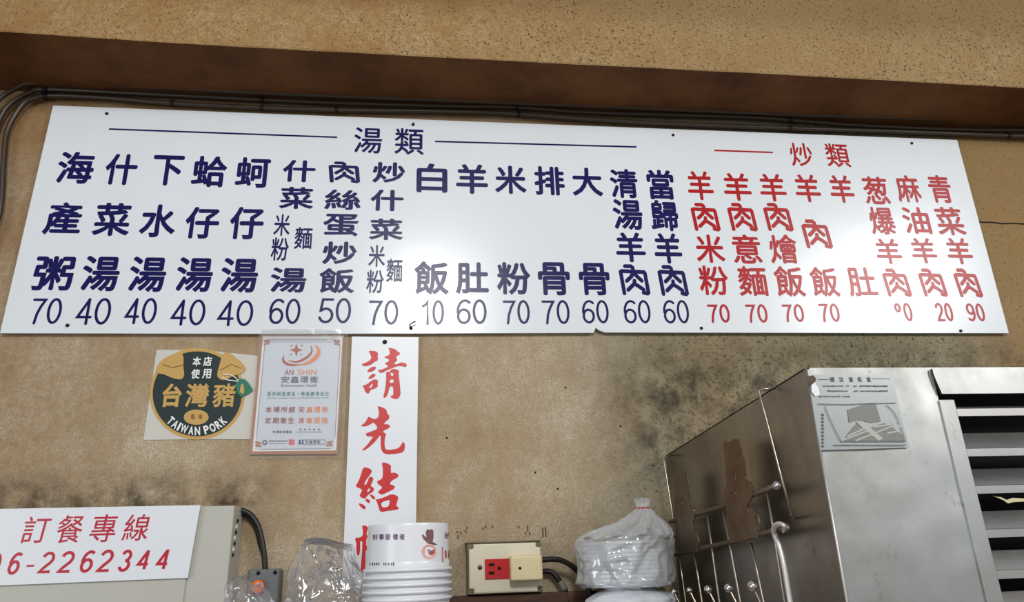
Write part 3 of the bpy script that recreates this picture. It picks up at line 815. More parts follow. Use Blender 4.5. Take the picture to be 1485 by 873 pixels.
# =================================================================== VERTICAL SIGN
Yv = -.0065
vs = empty('vertical_sign', onY(550, 855, Yv), 'narrow white vertical sign with red brush characters hung below menu board', 'sign')
bm = bmesh.new(); bm_prism(bm, [onY(x, y, Yv) for x, y in ((510.5, 488), (607, 489), (602, 856), (496, 853))], Vector((0, .004, 0))); from_bm('sheet', bm, WHITE, vs)
lathe('nail', [(0, .003), (.0035, .002), (.004, 0), (0, 0)], onY(558, 496, Yv), DARK, vs, 12, 'Y')
def chaikin(L, it=2):
    for _ in range(it):
        O = []
        for i in range(len(L)):
            a, b = Vector(L[i]), Vector(L[(i + 1) % len(L)]); O += [a * .8 + b * .2, a * .2 + b * .8]
        L = O
    return [tuple(p) for p in L]
brush = [
 (9.7, 515, 500, [
  [[(190,82),(265,85),(310,100),(325,130),(315,170),(325,200),(310,225),(270,240),(240,270),(200,290),(150,303),(115,300),(90,268),(120,262),(170,240),(210,215),(228,190),(222,150),(205,115)]],
  [[(165,378),(190,345),(220,318),(260,305),(290,308),(292,330),(275,355),(240,375),(190,385)]],
  [[(180,475),(205,445),(230,415),(265,405),(290,420),(280,445),(250,465),(210,480)]],
  [[(100,570),(135,568),(180,545),(220,510),(270,485),(310,490),(325,515),(315,550),(322,580),(300,605),(250,625),(215,635),(200,675),(185,688),(155,675),(135,640),(120,600)],[(200,590),(225,560),(250,540),(245,575),(225,605),(207,612)]],
  [[(465,40),(520,48),(570,62),(595,95),(632,110),(625,140),(590,155),(570,170),(590,195),(588,225),(560,245),(550,275),(590,272),(635,250),(670,248),(720,265),(730,290),(710,315),(660,300),(600,300),(540,320),(480,345),(430,365),(395,390),(360,397),(335,380),(318,352),(360,352),(420,330),(470,300),(440,280),(415,258),(460,240),(480,215),(465,195),(425,185),(408,165),(440,160),(480,140),(490,110),(482,75)]],
  [[(435,380),(480,378),(500,365),(495,350),(540,338),(590,345),(620,365),(612,400),(618,460),(628,540),(635,620),(640,690),(620,740),(590,765),(550,760),(510,745),(490,715),(530,715),(538,680),(535,600),(525,583),(490,585),(478,620),(465,680),(440,730),(410,750),(395,735),(410,680),(425,600),(435,520),(438,440)],[(495,385),(510,395),(540,400),(535,435),(515,440),(500,420)],[(485,500),(515,485),(540,490),(542,525),(510,540),(485,525)]]]),
 (10.91, 515, 585, [
  [[(355,40),(430,60),(485,90),(505,130),(505,160),(540,190),(540,230),(515,265),(475,290),(455,330),(500,325),(550,345),(552,375),(520,400),(470,420),(435,450),(480,470),(487,500),(470,550),(465,620),(470,690),(485,730),(560,735),(660,715),(700,695),(730,650),(765,600),(785,640),(788,700),(770,760),(720,785),(620,800),(520,805),(470,795),(430,765),(405,700),(405,600),(405,500),(380,520),(330,590),(260,660),(190,715),(130,748),(105,740),(150,700),(220,620),(290,520),(220,525),(180,510),(165,475),(210,460),(290,430),(345,405),(350,370),(320,330),(295,300),(230,335),(170,365),(100,360),(90,350),(150,310),(185,260),(210,205),(260,235),(310,250),(360,225),(375,180),(375,120),(365,80)]]]),
 (9.7, 510, 665, [
  [[(170,120),(220,128),(270,150),(285,180),(265,220),(225,270),(190,320),(175,365),(200,370),(230,310),(245,260),(280,255),(308,280),(290,330),(265,385),(300,405),(315,430),(300,465),(255,495),(215,525),(195,560),(165,560),(130,545),(112,520),(130,480),(150,440),(110,415),(75,405),(55,375),(85,340),(110,285),(135,215),(150,160)],[(215,455),(235,425),(258,415),(262,435),(240,465),(220,470)]],
  [[(250,500),(300,515),(328,545),(330,575),(305,572),(275,545)]], [[(190,565),(235,570),(262,600),(250,625),(220,620),(200,595)]], [[(90,628),(140,635),(180,660),(198,690),(185,715),(160,708),(125,675)]],
  [[(422,58),(470,55),(520,75),(555,100),(550,150),(555,210),(590,193),(640,210),(662,240),(640,270),(580,300),(545,330),(540,365),(590,375),(610,400),(590,430),(530,460),(470,490),(420,507),(385,490),(370,460),(400,440),(430,410),(420,390),(380,365),(350,320),(400,300),(430,280),(440,220),(438,130)]],
  [[(345,575),(400,565),(480,535),(540,505),(600,505),(655,535),(650,580),(630,640),(625,670),(660,680),(655,715),(600,725),(500,735),(440,750),(400,745),(380,690),(360,620),(335,575)],[(410,630),(450,600),(540,580),(530,640),(510,680),(430,690)]]]),
 (8.73, 500, 755, [
  [[(220,58),(280,68),(295,95),(280,140),(275,190),(310,175),(345,160),(345,200),(330,280),(310,360),(300,395),(275,385),(265,370),(262,450),(262,540),(255,630),(225,660),(200,645),(205,560),(215,450),(222,350),(222,255),(195,260),(195,330),(192,400),(175,445),(155,435),(145,370),(148,290),(130,240),(140,215),(190,215),(225,195),(232,150),(225,100)],[(275,220),(300,210),(300,270),(285,320),(272,320)]]]),
]
for sc, ox, oy, polys in brush:
    pr = Print(Yv - .0004)
    for loops in polys:
        pr.poly([chaikin([(ox + x / sc, oy + y / sc) for x, y in L]) for L in loops])
    if oy == 755: pr.char('長', (541, 768, 590, 838), .03, .04)
    pr.build('brush_character', REDP, vs)

# =================================================================== PHONE CABINET AND ITS SIGN
XR = -.5095                       # right side of the cabinet
pw = onY(354, 738, 0); XR = pw.x
pf = onX(340, 733, XR); DB = pf.y   # front plane
print('cabinet depth', DB, XR)
DB = max(min(DB, -.03), -.16)
ztop = onY(340, 733, DB).z; xr = onY(340, 733, DB).x
zl = onY(0, 738, DB).z
pc = empty('wall_cabinet', (xr - .25, 0, 1.3), 'putty grey metal wall cabinet behind the telephone order sign', 'cabinet')
bm = bmesh.new(); bm_box(bm, (xr - .55, DB, 1.30), (xr, -.001, ztop), .002); from_bm('body', bm, GREYBOX, pc)
bm = bmesh.new(); bm_box(bm, (xr - .55, DB - .003, 1.30), (xr - .0565, DB, ztop - .001), .001); from_bm('door_panel', bm, GREYBOX, pc)
for i in range(7):
    q = onX(344 - i * 1.1, 755 + i * 8.2, xr + .0004); 
    box('hinge_notch', (xr - .0005, q.y - .002, q.z - .0028), (xr + .0016, q.y + .004, q.z + .0020), CREAM if i % 2 else DARK, pc)
Yp = DB - .0065
sg = empty('telephone_sign', onY(140, 845, Yp), 'white sign with red telephone order number fixed on the grey cabinet', 'sign')
bm = bmesh.new(); bm_prism(bm, [onY(x, y, Yp) for x, y in ((-140, 740.5), (0, 738), (290.5, 732.5), (272, 838), (0, 849), (-160, 856))], Vector((0, .003, 0))); from_bm('sheet', bm, WHITE, sg)
pr = Print(Yp - .0003)
for ch, *b in (('訂', 30, 749, 76, 787), ('餐', 80, 747, 123, 787), ('專', 128, 746, 172, 786), ('線', 176, 746, 218, 784)): pr.char(ch, b, .004, .02, .1)
pr.build('heading', CRIM, sg)
pr = Print(Yp - .0003)
for ch, *b in (('0', -19, 802, 4, 835), ('6', 10, 801, 33, 833.5), ('-', 38, 818, 50, 823), ('2', 56, 800, 81, 831.5), ('2', 84, 799, 109.5, 831), ('6', 115, 798, 138.5, 830.5), ('2', 141, 797, 166, 829.7), ('3', 171, 797, 192.5, 829), ('4', 198, 796, 220, 827.5), ('4', 226, 795, 248, 827)):
    add_digit(pr, ch, b, .135, .13 if ch != '-' else 0, 'flat')
pr.build('phone_number', CRIM, sg)

# cable from cabinet down to the grey push button box
path = [(338, 741), (345, 740), (353, 741), (364, 747), (374, 762), (380, 785), (383, 805), (385, 832)]
P1 = catmull([onY(x, y, -.016) for x, y in path], 8); P2 = catmull([onY(x - 2.5 + (3 if i > 5 else 0), y + 5, -.008) for i, (x, y) in enumerate(path)], 8)
for P_ in (P1, P2):
    for q in P_: q.x = max(q.x, xr - .002)
cb = empty('cable', P1[-1], 'black twin cable curving from cabinet top down to button box', 'cable')
def above(P):  # lead the first stretch over the cabinet top
    for q in P:
        if q.x < xr + .004: q.z = max(q.z, ztop + .005)
    return P
tube('cable_core', P1, .0042, CABLE_B, cb); tube('cable_core', P2, .0034, CABLE_B, cb)
# push button box
a = onY(359, 826, -.03); b = onY(404, 880, -.03)
pb = empty('push_button_box', (onY(380, 873, 0).x, 0, 1.56), 'small grey switch box with orange button beside the grey cabinet', 'switch')
bm = bmesh.new(); bm_box(bm, (a.x, -.03, max(a.z - .062, ZS + .0005)), (a.x + .047, -.0005, a.z), .004, 3); from_bm('housing', bm, SWG, pb)
lathe('button', [(0, .009), (.007, .0088), (.0095, .007), (.0098, 0), (0, 0)], onY(375, 851, -.03), ORB, pb, 28, 'Y')
for x, y in ((374.5, 831), (399, 830)): lathe('screw', [(0, .002), (.0026, .0016), (.003, 0), (0, 0)], onY(x, y, -.03), DARK, pb, 12, 'Y')

# =================================================================== SOCKET
so = empty('power_socket', onY(733, 858, 0), 'cream wall socket with red outlet mounted right of paper bowls', 'socket')
A = onY(677, 788, -.028); Bq = onY(787, 859, -.030)
x0, x1, z1, z0 = A.x, Bq.x, A.z, Bq.z
bm = bmesh.new(); bm_box(bm, (x0, -.028, z0), (x1, -.0005, z1), .0015); from_bm('back_box', bm, BOXM, so)
bm = bmesh.new(); bm_box(bm, (x0 - .0015, -.030, z1 - .0004), (x1 + .001, -.0005, z1 + .0018), .0006); from_bm('top_lip', bm, BOXM, so)
bm = bmesh.new(); t = bmesh.new(); bm_box(t, (x0 + .003, -.0335, z0 + .002), (x1 - .001, -.028, z1 - .002))
bmesh.ops.bevel(t, geom=[e for e in t.edges if abs((e.verts[0].co - e.verts[1].co).y) > .003], offset=.007, segments=5, affect='EDGES')
bmesh.ops.bevel(t, geom=[e for e in t.edges if e.verts[0].co.y < -.033 and e.verts[1].co.y < -.033 and e.calc_face_angle(0) > .5], offset=.0015, segments=2, affect='EDGES')
merge(bm, t); from_bm('cover_plate', bm, CREAM, so)
YF = -.0335
r0 = onY(703, 811, YF); r1 = onY(739.5, 839, YF)
box('outlet', (r0.x, YF - .0022, r1.z), (r1.x, YF, r0.z), REDPL, so, .0007)
for (xa, ya, xb, yb) in ((709, 817, 717, 821), (709, 829, 717, 833)):
    p = onY(xa, ya, YF - .0022); q = onY(xb, yb, YF - .0022); box('slot', (p.x, YF - .0026, q.z), (q.x, YF - .002, p.z), BLACK, so)
p = onY(724, 824, YF - .0022); lathe('earth_hole', [(0, .0006), (.0026, .0006), (.0026, 0), (0, 0)], p, BLACK, so, 16, 'Y')
lathe('screw', [(0, .0016), (.003, .0012), (.0036, 0), (0, 0)], onY(696, 823, YF), mat('dull_screw', srgb(90, 86, 78), .4, .7), so, 16, 'Y')
pg = empty('plug_adapter', onY(764, 823, YF), 'square cream plug plugged into right half of the socket', 'plug')
p = onY(740, 806, YF - .024); q = onY(788, 841, YF - .024)
bm = bmesh.new(); bm_box(bm, (p.x, YF - .024, q.z), (q.x, YF - .0003, p.z), .003, 3); from_bm('body', bm, CREAM2, pg)
lathe('screw_hole', [(0, .0005), (.0022, .0005), (.0022, 0), (0, 0)], onY(754, 824, YF - .024), BLACK, pg, 14, 'Y')
for i in range(5):
    s = onY(766 + i * 4, 823, YF - .024); box('grip_rib', (s.x - .0006, YF - .0248, q.z + .006), (s.x + .0006, YF - .0238, p.z - .006), CREAM2, pg)
sp_ = onX(788, 813, q.x)
k1 = catmull([Vector((q.x - .003, YF - .012, onY(788, 812, YF - .012).z)), onY(800, 811, YF - .010), onY(815, 813, -.04), onY(832, 823, -.035), onY(848, 842, -.03), onY(856, 862, -.03), onY(860, 890, -.03), onY(860, 925, -.03)], 8)
k1 = [q for q in k1 if q.z > ZS + .005]
tube('power_cord', k1, .0042, CABLE_B, pg)
cbb = catmull([Vector((x1 - .004, -.014, onY(788, 829, -.014).z)), onY(798, 829, -.016), onY(808, 838, -.018), onY(818, 853, -.018), onY(825, 873, -.018), onY(829, 905, -.018), onY(831, 925, -.018)], 8)
cbb = [q for q in cbb if q.z > ZS + .005]
cc = empty('power_cable', cbb[-1], 'black cable leaving the socket box downward with grey tape', 'cable')
tube('sheath', cbb, .0042, CABLE_B, cc)
i0 = min(range(len(cbb)), key=lambda i: abs(cbb[i].z - onY(815, 849, -.018).z)); tube('grey_tape', cbb[i0 - 3:i0 + 4], .0052, mat('grey_tape', srgb(128, 122, 114), .5), cc)

# =================================================================== SHELF THE BOWLS AND BAGS STAND ON
sh = empty('wooden_shelf', (-.2, -.12, ZS - .025), 'dark wooden wall shelf under the bowls and bags', 'shelf')
bm = bmesh.new(); bm_prism(bm, [Vector((*p, ZS - .022)) for p in ((xr + .003, -.0005), (xr + .003, DB - .012), (xr - .10, DB - .012), (xr - .10, -.26), (.128, -.26), (.128, -.0005))], Vector((0, 0, .022)))
from_bm('board', bm, WOOD, sh)
lg = onY(690, 860, 0)
lgz = onY(730, 862, -.02).z
box('rear_ledge', (onY(640, 866, -.02).x, -.022, ZS), (.12, -.0005, lgz), WOOD, sh, .001)
for x in (-.42, .1): box('bracket', (x - .01, -.24, ZS - .052), (x + .01, -.0005, ZS - .022), DARK, sh)

# =================================================================== PAPER BOWLS (upside down stack)
YC = -.115
Tm = onY(594, 757, YC); half = (onY(652, 760, YC).x - onY(536, 760, YC).x) / 2
zt = onY(594, 758, YC - half).z; zr = onY(594, 829, YC - half * 1.15).z
xc = onY(592, 790, YC).x; Hb = zt - zr
Rt = half; Rr = (onY(656.5, 833, YC).x - onY(526.5, 833, YC).x) / 2
pitch = (onY(592, 830, YC - Rr).z - onY(592, 863, YC - Rr).z) / 3
print('bowl', xc, zt, zr, Rt, Rr, pitch)
prof = [(0, Hb - .004), (Rt - .004, Hb - .004), (Rt - .0035, Hb - .0004), (Rt - .0028, Hb), (Rt - .0008, Hb), (Rt - .0002, Hb - .0003), (Rt, Hb - .001), (Rt + .0003, Hb - .004)]
prof += [(Rt + (Rr - .004 - Rt) * k / 6, Hb * (1 - k / 6) + .004 * k / 6) for k in range(1, 7)]
prof += [(Rr - .001, .0045), (Rr, .0025), (Rr - .0005, .0003), (Rr - .003, -.0006), (Rr - .0045, .001)]
prof += [(Rr - .0048 - (Rr - .005 - Rt) * k / 6, .001 + (Hb - .006) * k / 6) for k in range(1, 7)] + [(0, Hb - .005)]
NB = 5
labels = ['top upside down white paper bowl printed with a pig', 'second upside down white bowl from the top of stack', 'third upside down white bowl from the top of stack', 'fourth upside down white bowl from the top of stack', 'fifth upside down white bowl from the top of stack'] + [k + ' upside down white bowl from the top, low in the stack' for k in ('sixth', 'seventh', 'eighth', 'ninth')]
base = ZS + .001
shell = None; bowl_z = [zr - i * pitch for i in range(NB)]
bowl_z += [base + (bowl_z[-1] - base) * .5, base]
for i, z in enumerate(bowl_z):
    lab = labels[i]
    b_ = empty('paper_bowl', (xc, YC, z), lab, 'bowl', 'stack of upside down paper bowls')
    if shell is None:
        bm = bmesh.new(); bm_lathe(bm, prof, (0, 0, 0), 72); bmesh.ops.recalc_face_normals(bm, faces=bm.faces)
        shell = bpy.data.meshes.new('bowl_shell'); bm.to_mesh(shell); bm.free(); shell.materials.append(BOWL)
        for p in shell.polygons: p.use_smooth = True
    o = bpy.data.objects.new('shell', shell); COL.objects.link(o); o.parent = b_
    if i == 0: top_bowl = b_
# print on the top bowl: pixel shapes wrapped on its cone
def on_cone(px, py, off=.0006):
    d = ray(px, py); lo_, hi_ = .3, 1.4; s = .6
    # march to the cone x^2+y^2=r(z)^2
    s = None
    for k in range(600):
        q = CAM + d * (.7 + k * .001); r = Rt + (Rr - .004 - Rt) * (zt - q.z) / Hb
        if math.hypot(q.x - xc, q.y - YC) < r: s = .7 + k * .001; break
    if s is None: q = CAM + d * ((YC - CAM.y) / d.y)
    dirv = Vector((q.x - xc, q.y - YC)).normalized(); r = Rt + (Rr - .004 - Rt) * (zt - q.z) / Hb + off
    return Vector((xc + dirv.x * r, YC + dirv.y * r, q.z))
class Cone:
    def __init__(s, off=.0006): s.V = []; s.F = []; s.off = off
    def poly(s, L):
        o = len(s.V); P = [Vector((a, -b, 0)) for a, b in L]
        for t in tessellate_polygon([P]): s.F.append(tuple(o + i for i in t))
        s.V += [tuple(on_cone(a, b, s.off)) for a, b in L]
    def char(s, ch, b, bold=.02):
        V, T = glyph(ch, bold, 0); o = len(s.V); x0, y0, x1, y1 = b
        s.V += [tuple(on_cone(x0 + p.x * (x1 - x0), y1 - p.y * (y1 - y0), s.off)) for p in V]
        s.F += [tuple(o + i for i in t) for t in T]
    def ell(s, c, rx, ry, n=20): s.poly([(c[0] + rx * math.cos(2 * math.pi * k / n), c[1] + ry * math.sin(2 * math.pi * k / n)) for k in range(n)])
    def build(s, nm, m):
        return fromdata(nm, s.V, s.F, m, top_bowl)
c = Cone()
for i, (ch, x) in enumerate((('好', 541), ('事', 550), ('發', 559), ('健', 570), ('者', 579.5))):
    c.char(ch, (x, 774.5 - i * .1, x + 7.5, 783 - i * .1), .012)
c.char('好', (644, 772, 651, 781), .012)
c.build('bowl_lettering', PURPLE)
c = Cone()
for x, hh in ((536, 3), (540, 4), (543, 3), (546, 4), (549, 3), (556, 3), (559, 4), (563, 3), (567, 3), (570, 5)): c.poly([(x, 818 - hh * .5), (x + 1.8, 817.5 - hh * .5), (x + 2, 818 + hh * .5), (x + .5, 818 + hh * .5)])
c.build('bowl_small_print', GREYP)
c = Cone(); c.poly([(617, 771), (620, 767), (623, 769), (626, 767), (628, 771), (628, 780), (627, 786), (634, 790), (628, 790), (620, 788), (614, 782), (611, 776), (613, 775), (618, 780)])
c.build('chicken_print', mat('dull_brown_print', srgb(126, 84, 84), .4))
c = Cone(); c.ell((622, 800), 10.5, 10.5); c.ell((613.5, 799), 2.5, 4); c.build('pig_print', mat('skin_pink_print', srgb(238, 168, 156), .4))
c = Cone(.0011)
c.ell((625, 801.5), 4, 3.2, 14); c.poly([(640, 793), (652, 793), (652, 794), (641, 794), (641.5, 814), (653, 814), (653, 815), (640.5, 815)]); c.poly([(644, 799), (646, 797), (647, 808), (645, 810)]); c.poly([(649, 799), (651, 797), (652, 808), (650, 810)])
c.build('red_print', mat('salmon_print', srgb(206, 92, 84), .4))
c = Cone(.0014); c.ell((621, 798), 1.2, 1.2, 8); c.ell((628, 798), 1.2, 1.2, 8); c.ell((624, 801.5), .7, .9, 8); c.ell((627, 801.5), .7, .9, 8); c.build('eye_print', PURPLE)

# =================================================================== PLASTIC BAGS
def crumple(name, parent, mt, fn, nu, nv, fold=.006, seed=0, smooth=True, closed=True):
    bm = bmesh.new(); R = []
    for j in range(nv + 1):
        row = []
        for i in range(nu):
            u, v = i / nu * 2 * math.pi, j / nv
            p = fn(u, v); q = p * 26 + Vector((seed, seed * 2, 0))
            n1 = noise.noise(q); n2 = abs(noise.noise(q * 2.3)) ; n3 = abs(noise.noise(Vector((q.x * .9, q.y * .9, q.z * .35)) * 2))
            c_ = fn(0, v).lerp(fn(math.pi, v), .5); d = (p - c_); L = d.length; d = d.normalized() if L > 1e-6 else Vector((0, 0, 1))
            amp = fold * min(1, L / .02)
            row.append(bm.verts.new(p + d * (n1 * amp + (.35 - n2) * amp * .9 - n3 * amp * 1.1) + Vector((0, 0, n2 * amp * .5))))
        R.append(row)
    for j in range(nv):
        for i in range(nu): bm.faces.new([R[j][i], R[j][(i + 1) % nu], R[j + 1][(i + 1) % nu], R[j + 1][i]])
    bm.faces.new(R[0][::-1]); bm.faces.new(R[-1])
    return from_bm(name, bm, mt, parent, smooth)
# clear bag at left: two humps resting on the shelf
cbg = empty('plastic_bag', (-.37, -.10, ZS), 'crumpled clear plastic bag standing left of the paper bowls', 'bag')
xa, xb = onY(402, 840, -.10).x, onY(540, 860, -.10).x
zc = onY(455, 784, -.10).z
def bagfn(x0, x1, yc, ry, zt_, pk, ridge=.45):
    def f(u, v):
        # v 0 bottom -> 1 crown; the crown is pinched to a ridge and hangs in pleats
        r = (1 - v ** 1.5) ** .75 if v < 1 else 0
        cx_ = (x0 + x1) / 2 * (1 - v) + pk * v; hw = (x1 - x0) / 2
        pleat = 1 + (.10 * math.cos(u * 7 + 3 * v) + .07 * math.cos(u * 12 - 2 * v)) * (.3 + v)
        cu = math.cos(u); cu = math.copysign(abs(cu) ** .7, cu)
        z = ZS + .002 + (zt_ - ZS) * v - (.012 * v * cu * (1 if cu > 0 else -.4)) + .004 * v * math.cos(3 * u)
        return Vector((cx_ + cu * hw * (ridge * v + (1 - v * ridge) * (.2 + .8 * r)) * pleat * .95, yc + math.sin(u) * ry * (.06 + .94 * r) * pleat, z))
    return f
crumple('bag_film', cbg, FILM, bagfn(xa, xb, -.085, .055, zc, onY(474, 784, -.085).x), 120, 70, .009, 3)
xa2, xb2 = onY(328, 860, -.13).x, onY(420, 870, -.13).x
cb2 = empty('plastic_bag', (onY(370, 870, -.13).x, -.13, ZS), 'low clear plastic bag in front of the button box', 'bag')
crumple('bag_film', cb2, FILM, bagfn(xa2, xb2, -.155, .03, onY(365, 838, -.155).z, onY(352, 842, -.155).x), 72, 40, .007, 8)

# right bags: sealed stack of lids over a white bundle
YR = -.085
cxr = onY(909, 820, YR).x; RL = (onY(972, 820, YR).x - onY(846, 820, YR).x) / 2 * .97
zL1 = onY(909, 784, YR - RL * .8).z; zL0 = onY(909, 852, YR - RL).z
print('lids', cxr, RL, zL1, zL0)
ORD = ['first', 'second', 'third', 'fourth', 'fifth', 'sixth', 'seventh', 'eighth', 'ninth', 'tenth', 'eleventh']; nl = 11; pl = (zL1 - zL0) / nl
lp = [(0, pl * .80), (RL * .80, pl * .80), (RL * .84, pl * .99), (RL * .985, pl * .99), (RL, pl * .85), (RL, pl * .10), (RL * .99, 0), (RL * .95, .0), (RL * .94, pl * .5), (0, pl * .5)]
lme = None
for i in range(nl):
    ld = empty('bowl_lid', (cxr, YR, zL0 + i * pl), 'uppermost white plastic lid inside the tied clear bag' if i == nl - 1 else ORD[nl - 1 - i] + ' white plastic lid from the top inside tied clear bag', 'lid', 'stacked lids in the tied clear bag')
    if lme is None:
        bm = bmesh.new(); bm_lathe(bm, lp, (0, 0, 0), 56); bmesh.ops.recalc_face_normals(bm, faces=bm.faces)
        lme = bpy.data.meshes.new('lid_shell'); bm.to_mesh(lme); bm.free(); lme.materials.append(LID)
        for p in lme.polygons: p.use_smooth = True
    o = bpy.data.objects.new('shell', lme); COL.objects.link(o); o.parent = ld
tb = empty('tied_bag', (cxr, YR, zL0), 'tied clear plastic bag of white lids beside the steel cabinet', 'bag')
neck = onY(935, 737, YR + .01); kx = onY(933, 745, YR).x
zk = onY(933, 737, YR).z
def tf(u, v):
    # body, slanting shoulder, gathered neck, tuft
    ks = [(0, .95, 0, zL0 - .002), (.08, 1.10, -.04, zL0 + .004), (.42, 1.08, 0, zL1 - .004), (.55, 1.06, .03, zL1 + .006), (.66, .90, .15, zL1 + .014), (.78, .52, .7, zL1 + .026), (.87, .22, .97, zk - .006), (.90, .12, 1, zk), (1.0, .17, 1.02, zk + .014)]
    for a, b in zip(ks, ks[1:]):
        if v <= b[0]:
            t = (v - a[0]) / (b[0] - a[0]); t = t * t * (3 - 2 * t) if a[0] >= .42 else t
            r, s, z = (a[i] + (b[i] - a[i]) * t for i in (1, 2, 3)); break
    ccx = cxr + (kx - cxr) * s
    pl_ = 1 + (.22 * math.cos(u * 9) + .12 * math.cos(u * 14 + 1)) * max(0, min(1, (v - .5) / .3))
    sq = 1 + .05 * math.cos(4 * u) * (1 if v < .5 else 0)
    return Vector((ccx + math.cos(u) * RL * r * pl_ * sq, YR + math.sin(u) * RL * r * pl_, z))
crumple('bag_film', tb, FILM_W, tf, 140, 100, .0062, 5)
bm = bmesh.new(); ring = [Vector((kx + .0098 * math.cos(a), YR + .0098 * math.sin(a), zk + .0003)) for a in [k * math.pi / 12 for k in range(25)]]
bm_tube(bm, ring, .0009, 6); from_bm('red_tie', bm, REDPL, tb, True)
wbz = empty('white_bag', (cxr, -.11, ZS), 'white plastic bundle on the shelf beneath the bag of lids', 'bag')
def wf(u, v):
    r = (1 - max(0, v - .3) ** 2 * 1.5) if v < .9 else .5
    return Vector((cxr - .006 + math.cos(u) * .066 * r, -.105 + math.sin(u) * .062 * r, ZS + .002 + (zL0 - .003 - ZS) * v))
crumple('bag_film', wbz, mat('white_bag_film', srgb(226, 230, 236), .22, spec=.5), wf, 80, 40, .005, 11)

# =================================================================== STEEL CABINET
XS = .1911; YFc = -.490
zt_c = onX(1165, 535, XS).z
fb = 1.30
sc_ = empty('steel_cabinet', (.6, -.25, fb), 'stainless steel cabinet with louvered front at the right', 'cabinet')
XE = 1.35
def F(x, y, dy=0.0): return onY(x, y, YFc - dy)
# side sheet: trapezoid from wall to front
s0 = onX(965, 661, XS); 
bm = bmesh.new()
bm_prism(bm, [Vector((XS, -.001, fb)), Vector((XS, -.001, s0.z)), Vector((XS, YFc + .001, zt_c)), Vector((XS, YFc + .001, fb))], Vector((.0015, 0, 0)))
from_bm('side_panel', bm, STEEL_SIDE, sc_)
bm = bmesh.new(); bm_prism(bm, [Vector((XS, -.001, s0.z - .0015)), Vector((XS, -.001, s0.z)), Vector((XS, YFc, zt_c)), Vector((XS, YFc, zt_c - .0015))], Vector((XE - XS, 0, 0)))
from_bm('top_panel', bm, STEEL, sc_)
# front left panel with soft dents
xpl = F(1350, 534).x; xpr_b = F(1467, 873).x; xP = (F(1350, 534).x + 0) 
print('front panel right x', xpl, F(1400, 640).x, F(1470, 862).x, 'z', zt_c, F(1200, 873).z)
XPr = F(1366, 600).x
bm = bmesh.new(); gx, gy = 30, 50; G = []
for j in range(gy + 1):
    for i in range(gx + 1):
        x = XS + (XPr - XS) * i / gx; z = fb + (zt_c - fb) * j / gy
        d = .0016 * noise.noise(Vector((x * 9, 0, z * 9))) + .0008 * noise.noise(Vector((x * 30, 3, z * 30)))
        if i in (0, gx) or j == gy: d = 0
        G.append(bm.verts.new((x, YFc + d, z)))
for j in range(gy):
    for i in range(gx):
        a = j * (gx + 1) + i; bm.faces.new([G[a], G[a + 1], G[a + gx + 2], G[a + gx + 1]])
from_bm('front_panel', bm, STEEL, sc_, True)
tube('edge_fold', [Vector((XS, YFc - .0006, fb)), Vector((XS, YFc - .0006, zt_c))], .0016, BLADE, sc_, 8)
# louver frame
zR0, zR1 = F(1420, 571).z, zt_c
bm = bmesh.new(); bm_prism(bm, [F(1352, 534.5, .0025), F(1354, 543, .0025), F(1358, 553, .0025), F(1366, 571, .0025), Vector((XE, YFc - .0025, zR0)), Vector((XE, YFc - .0025, zR1 + .001))], Vector((0, .004, 0)))
from_bm('top_rail', bm, STEEL, sc_)
tube('seam_gap', [F(1351, 535, .0028), F(1353, 543, .0028), F(1357, 553, .0028), F(1365, 571, .0028)], .0008, BLACK, sc_, 6)
zsT = F(1375, 580).z
box('upright_strip', (XPr - .001, YFc - .0022, fb), (XPr + (F(1388, 582).x - F(1367, 582).x), YFc + .002, zsT), STEEL, sc_, .001)
xs1 = XPr + .004
def seamx(y): return 0
for k, y in enumerate((597, 655, 709, 773, 833, 896, 960)):
    z = F(1450, y).z; kf = .3 if k == 0 else 1.; bm = bmesh.new()
    bm_prism(bm, [Vector((xs1, YFc + .002, z - .0042)), Vector((xs1, YFc, z - .0042)), Vector((xs1, YFc, z + .0036)), Vector((xs1, YFc + .001, z + .0045)),
                  Vector((xs1, YFc + .0165 * kf, z + .0225 * kf)), Vector((xs1, YFc + .018 * kf, z + .0215 * kf)), Vector((xs1, YFc + .003, z + .0025))], Vector((XE - xs1, 0, 0)))
    from_bm('louver_slat', bm, BLADE, sc_)
box('dark_interior', (xs1, YFc + .06, fb), (XE, YFc + .065, zt_c - .003), BLACK, sc_)
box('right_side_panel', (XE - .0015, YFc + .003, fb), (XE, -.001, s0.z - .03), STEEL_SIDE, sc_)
# scrap of yellowed tape hanging in the louver
bm = bmesh.new(); S = [(1440, 719), (1452, 721), (1460, 725), (1468, 722), (1490, 723), (1520, 722), (1490, 727), (1470, 728), (1462, 730), (1455, 725)]
bm_prism(bm, [onY(x, y, YFc + .006) for x, y in S], Vector((0, .0006, 0))); from_bm('tape_scrap', bm, mat('yellowed_tape', srgb(206, 198, 158), .5), sc_)

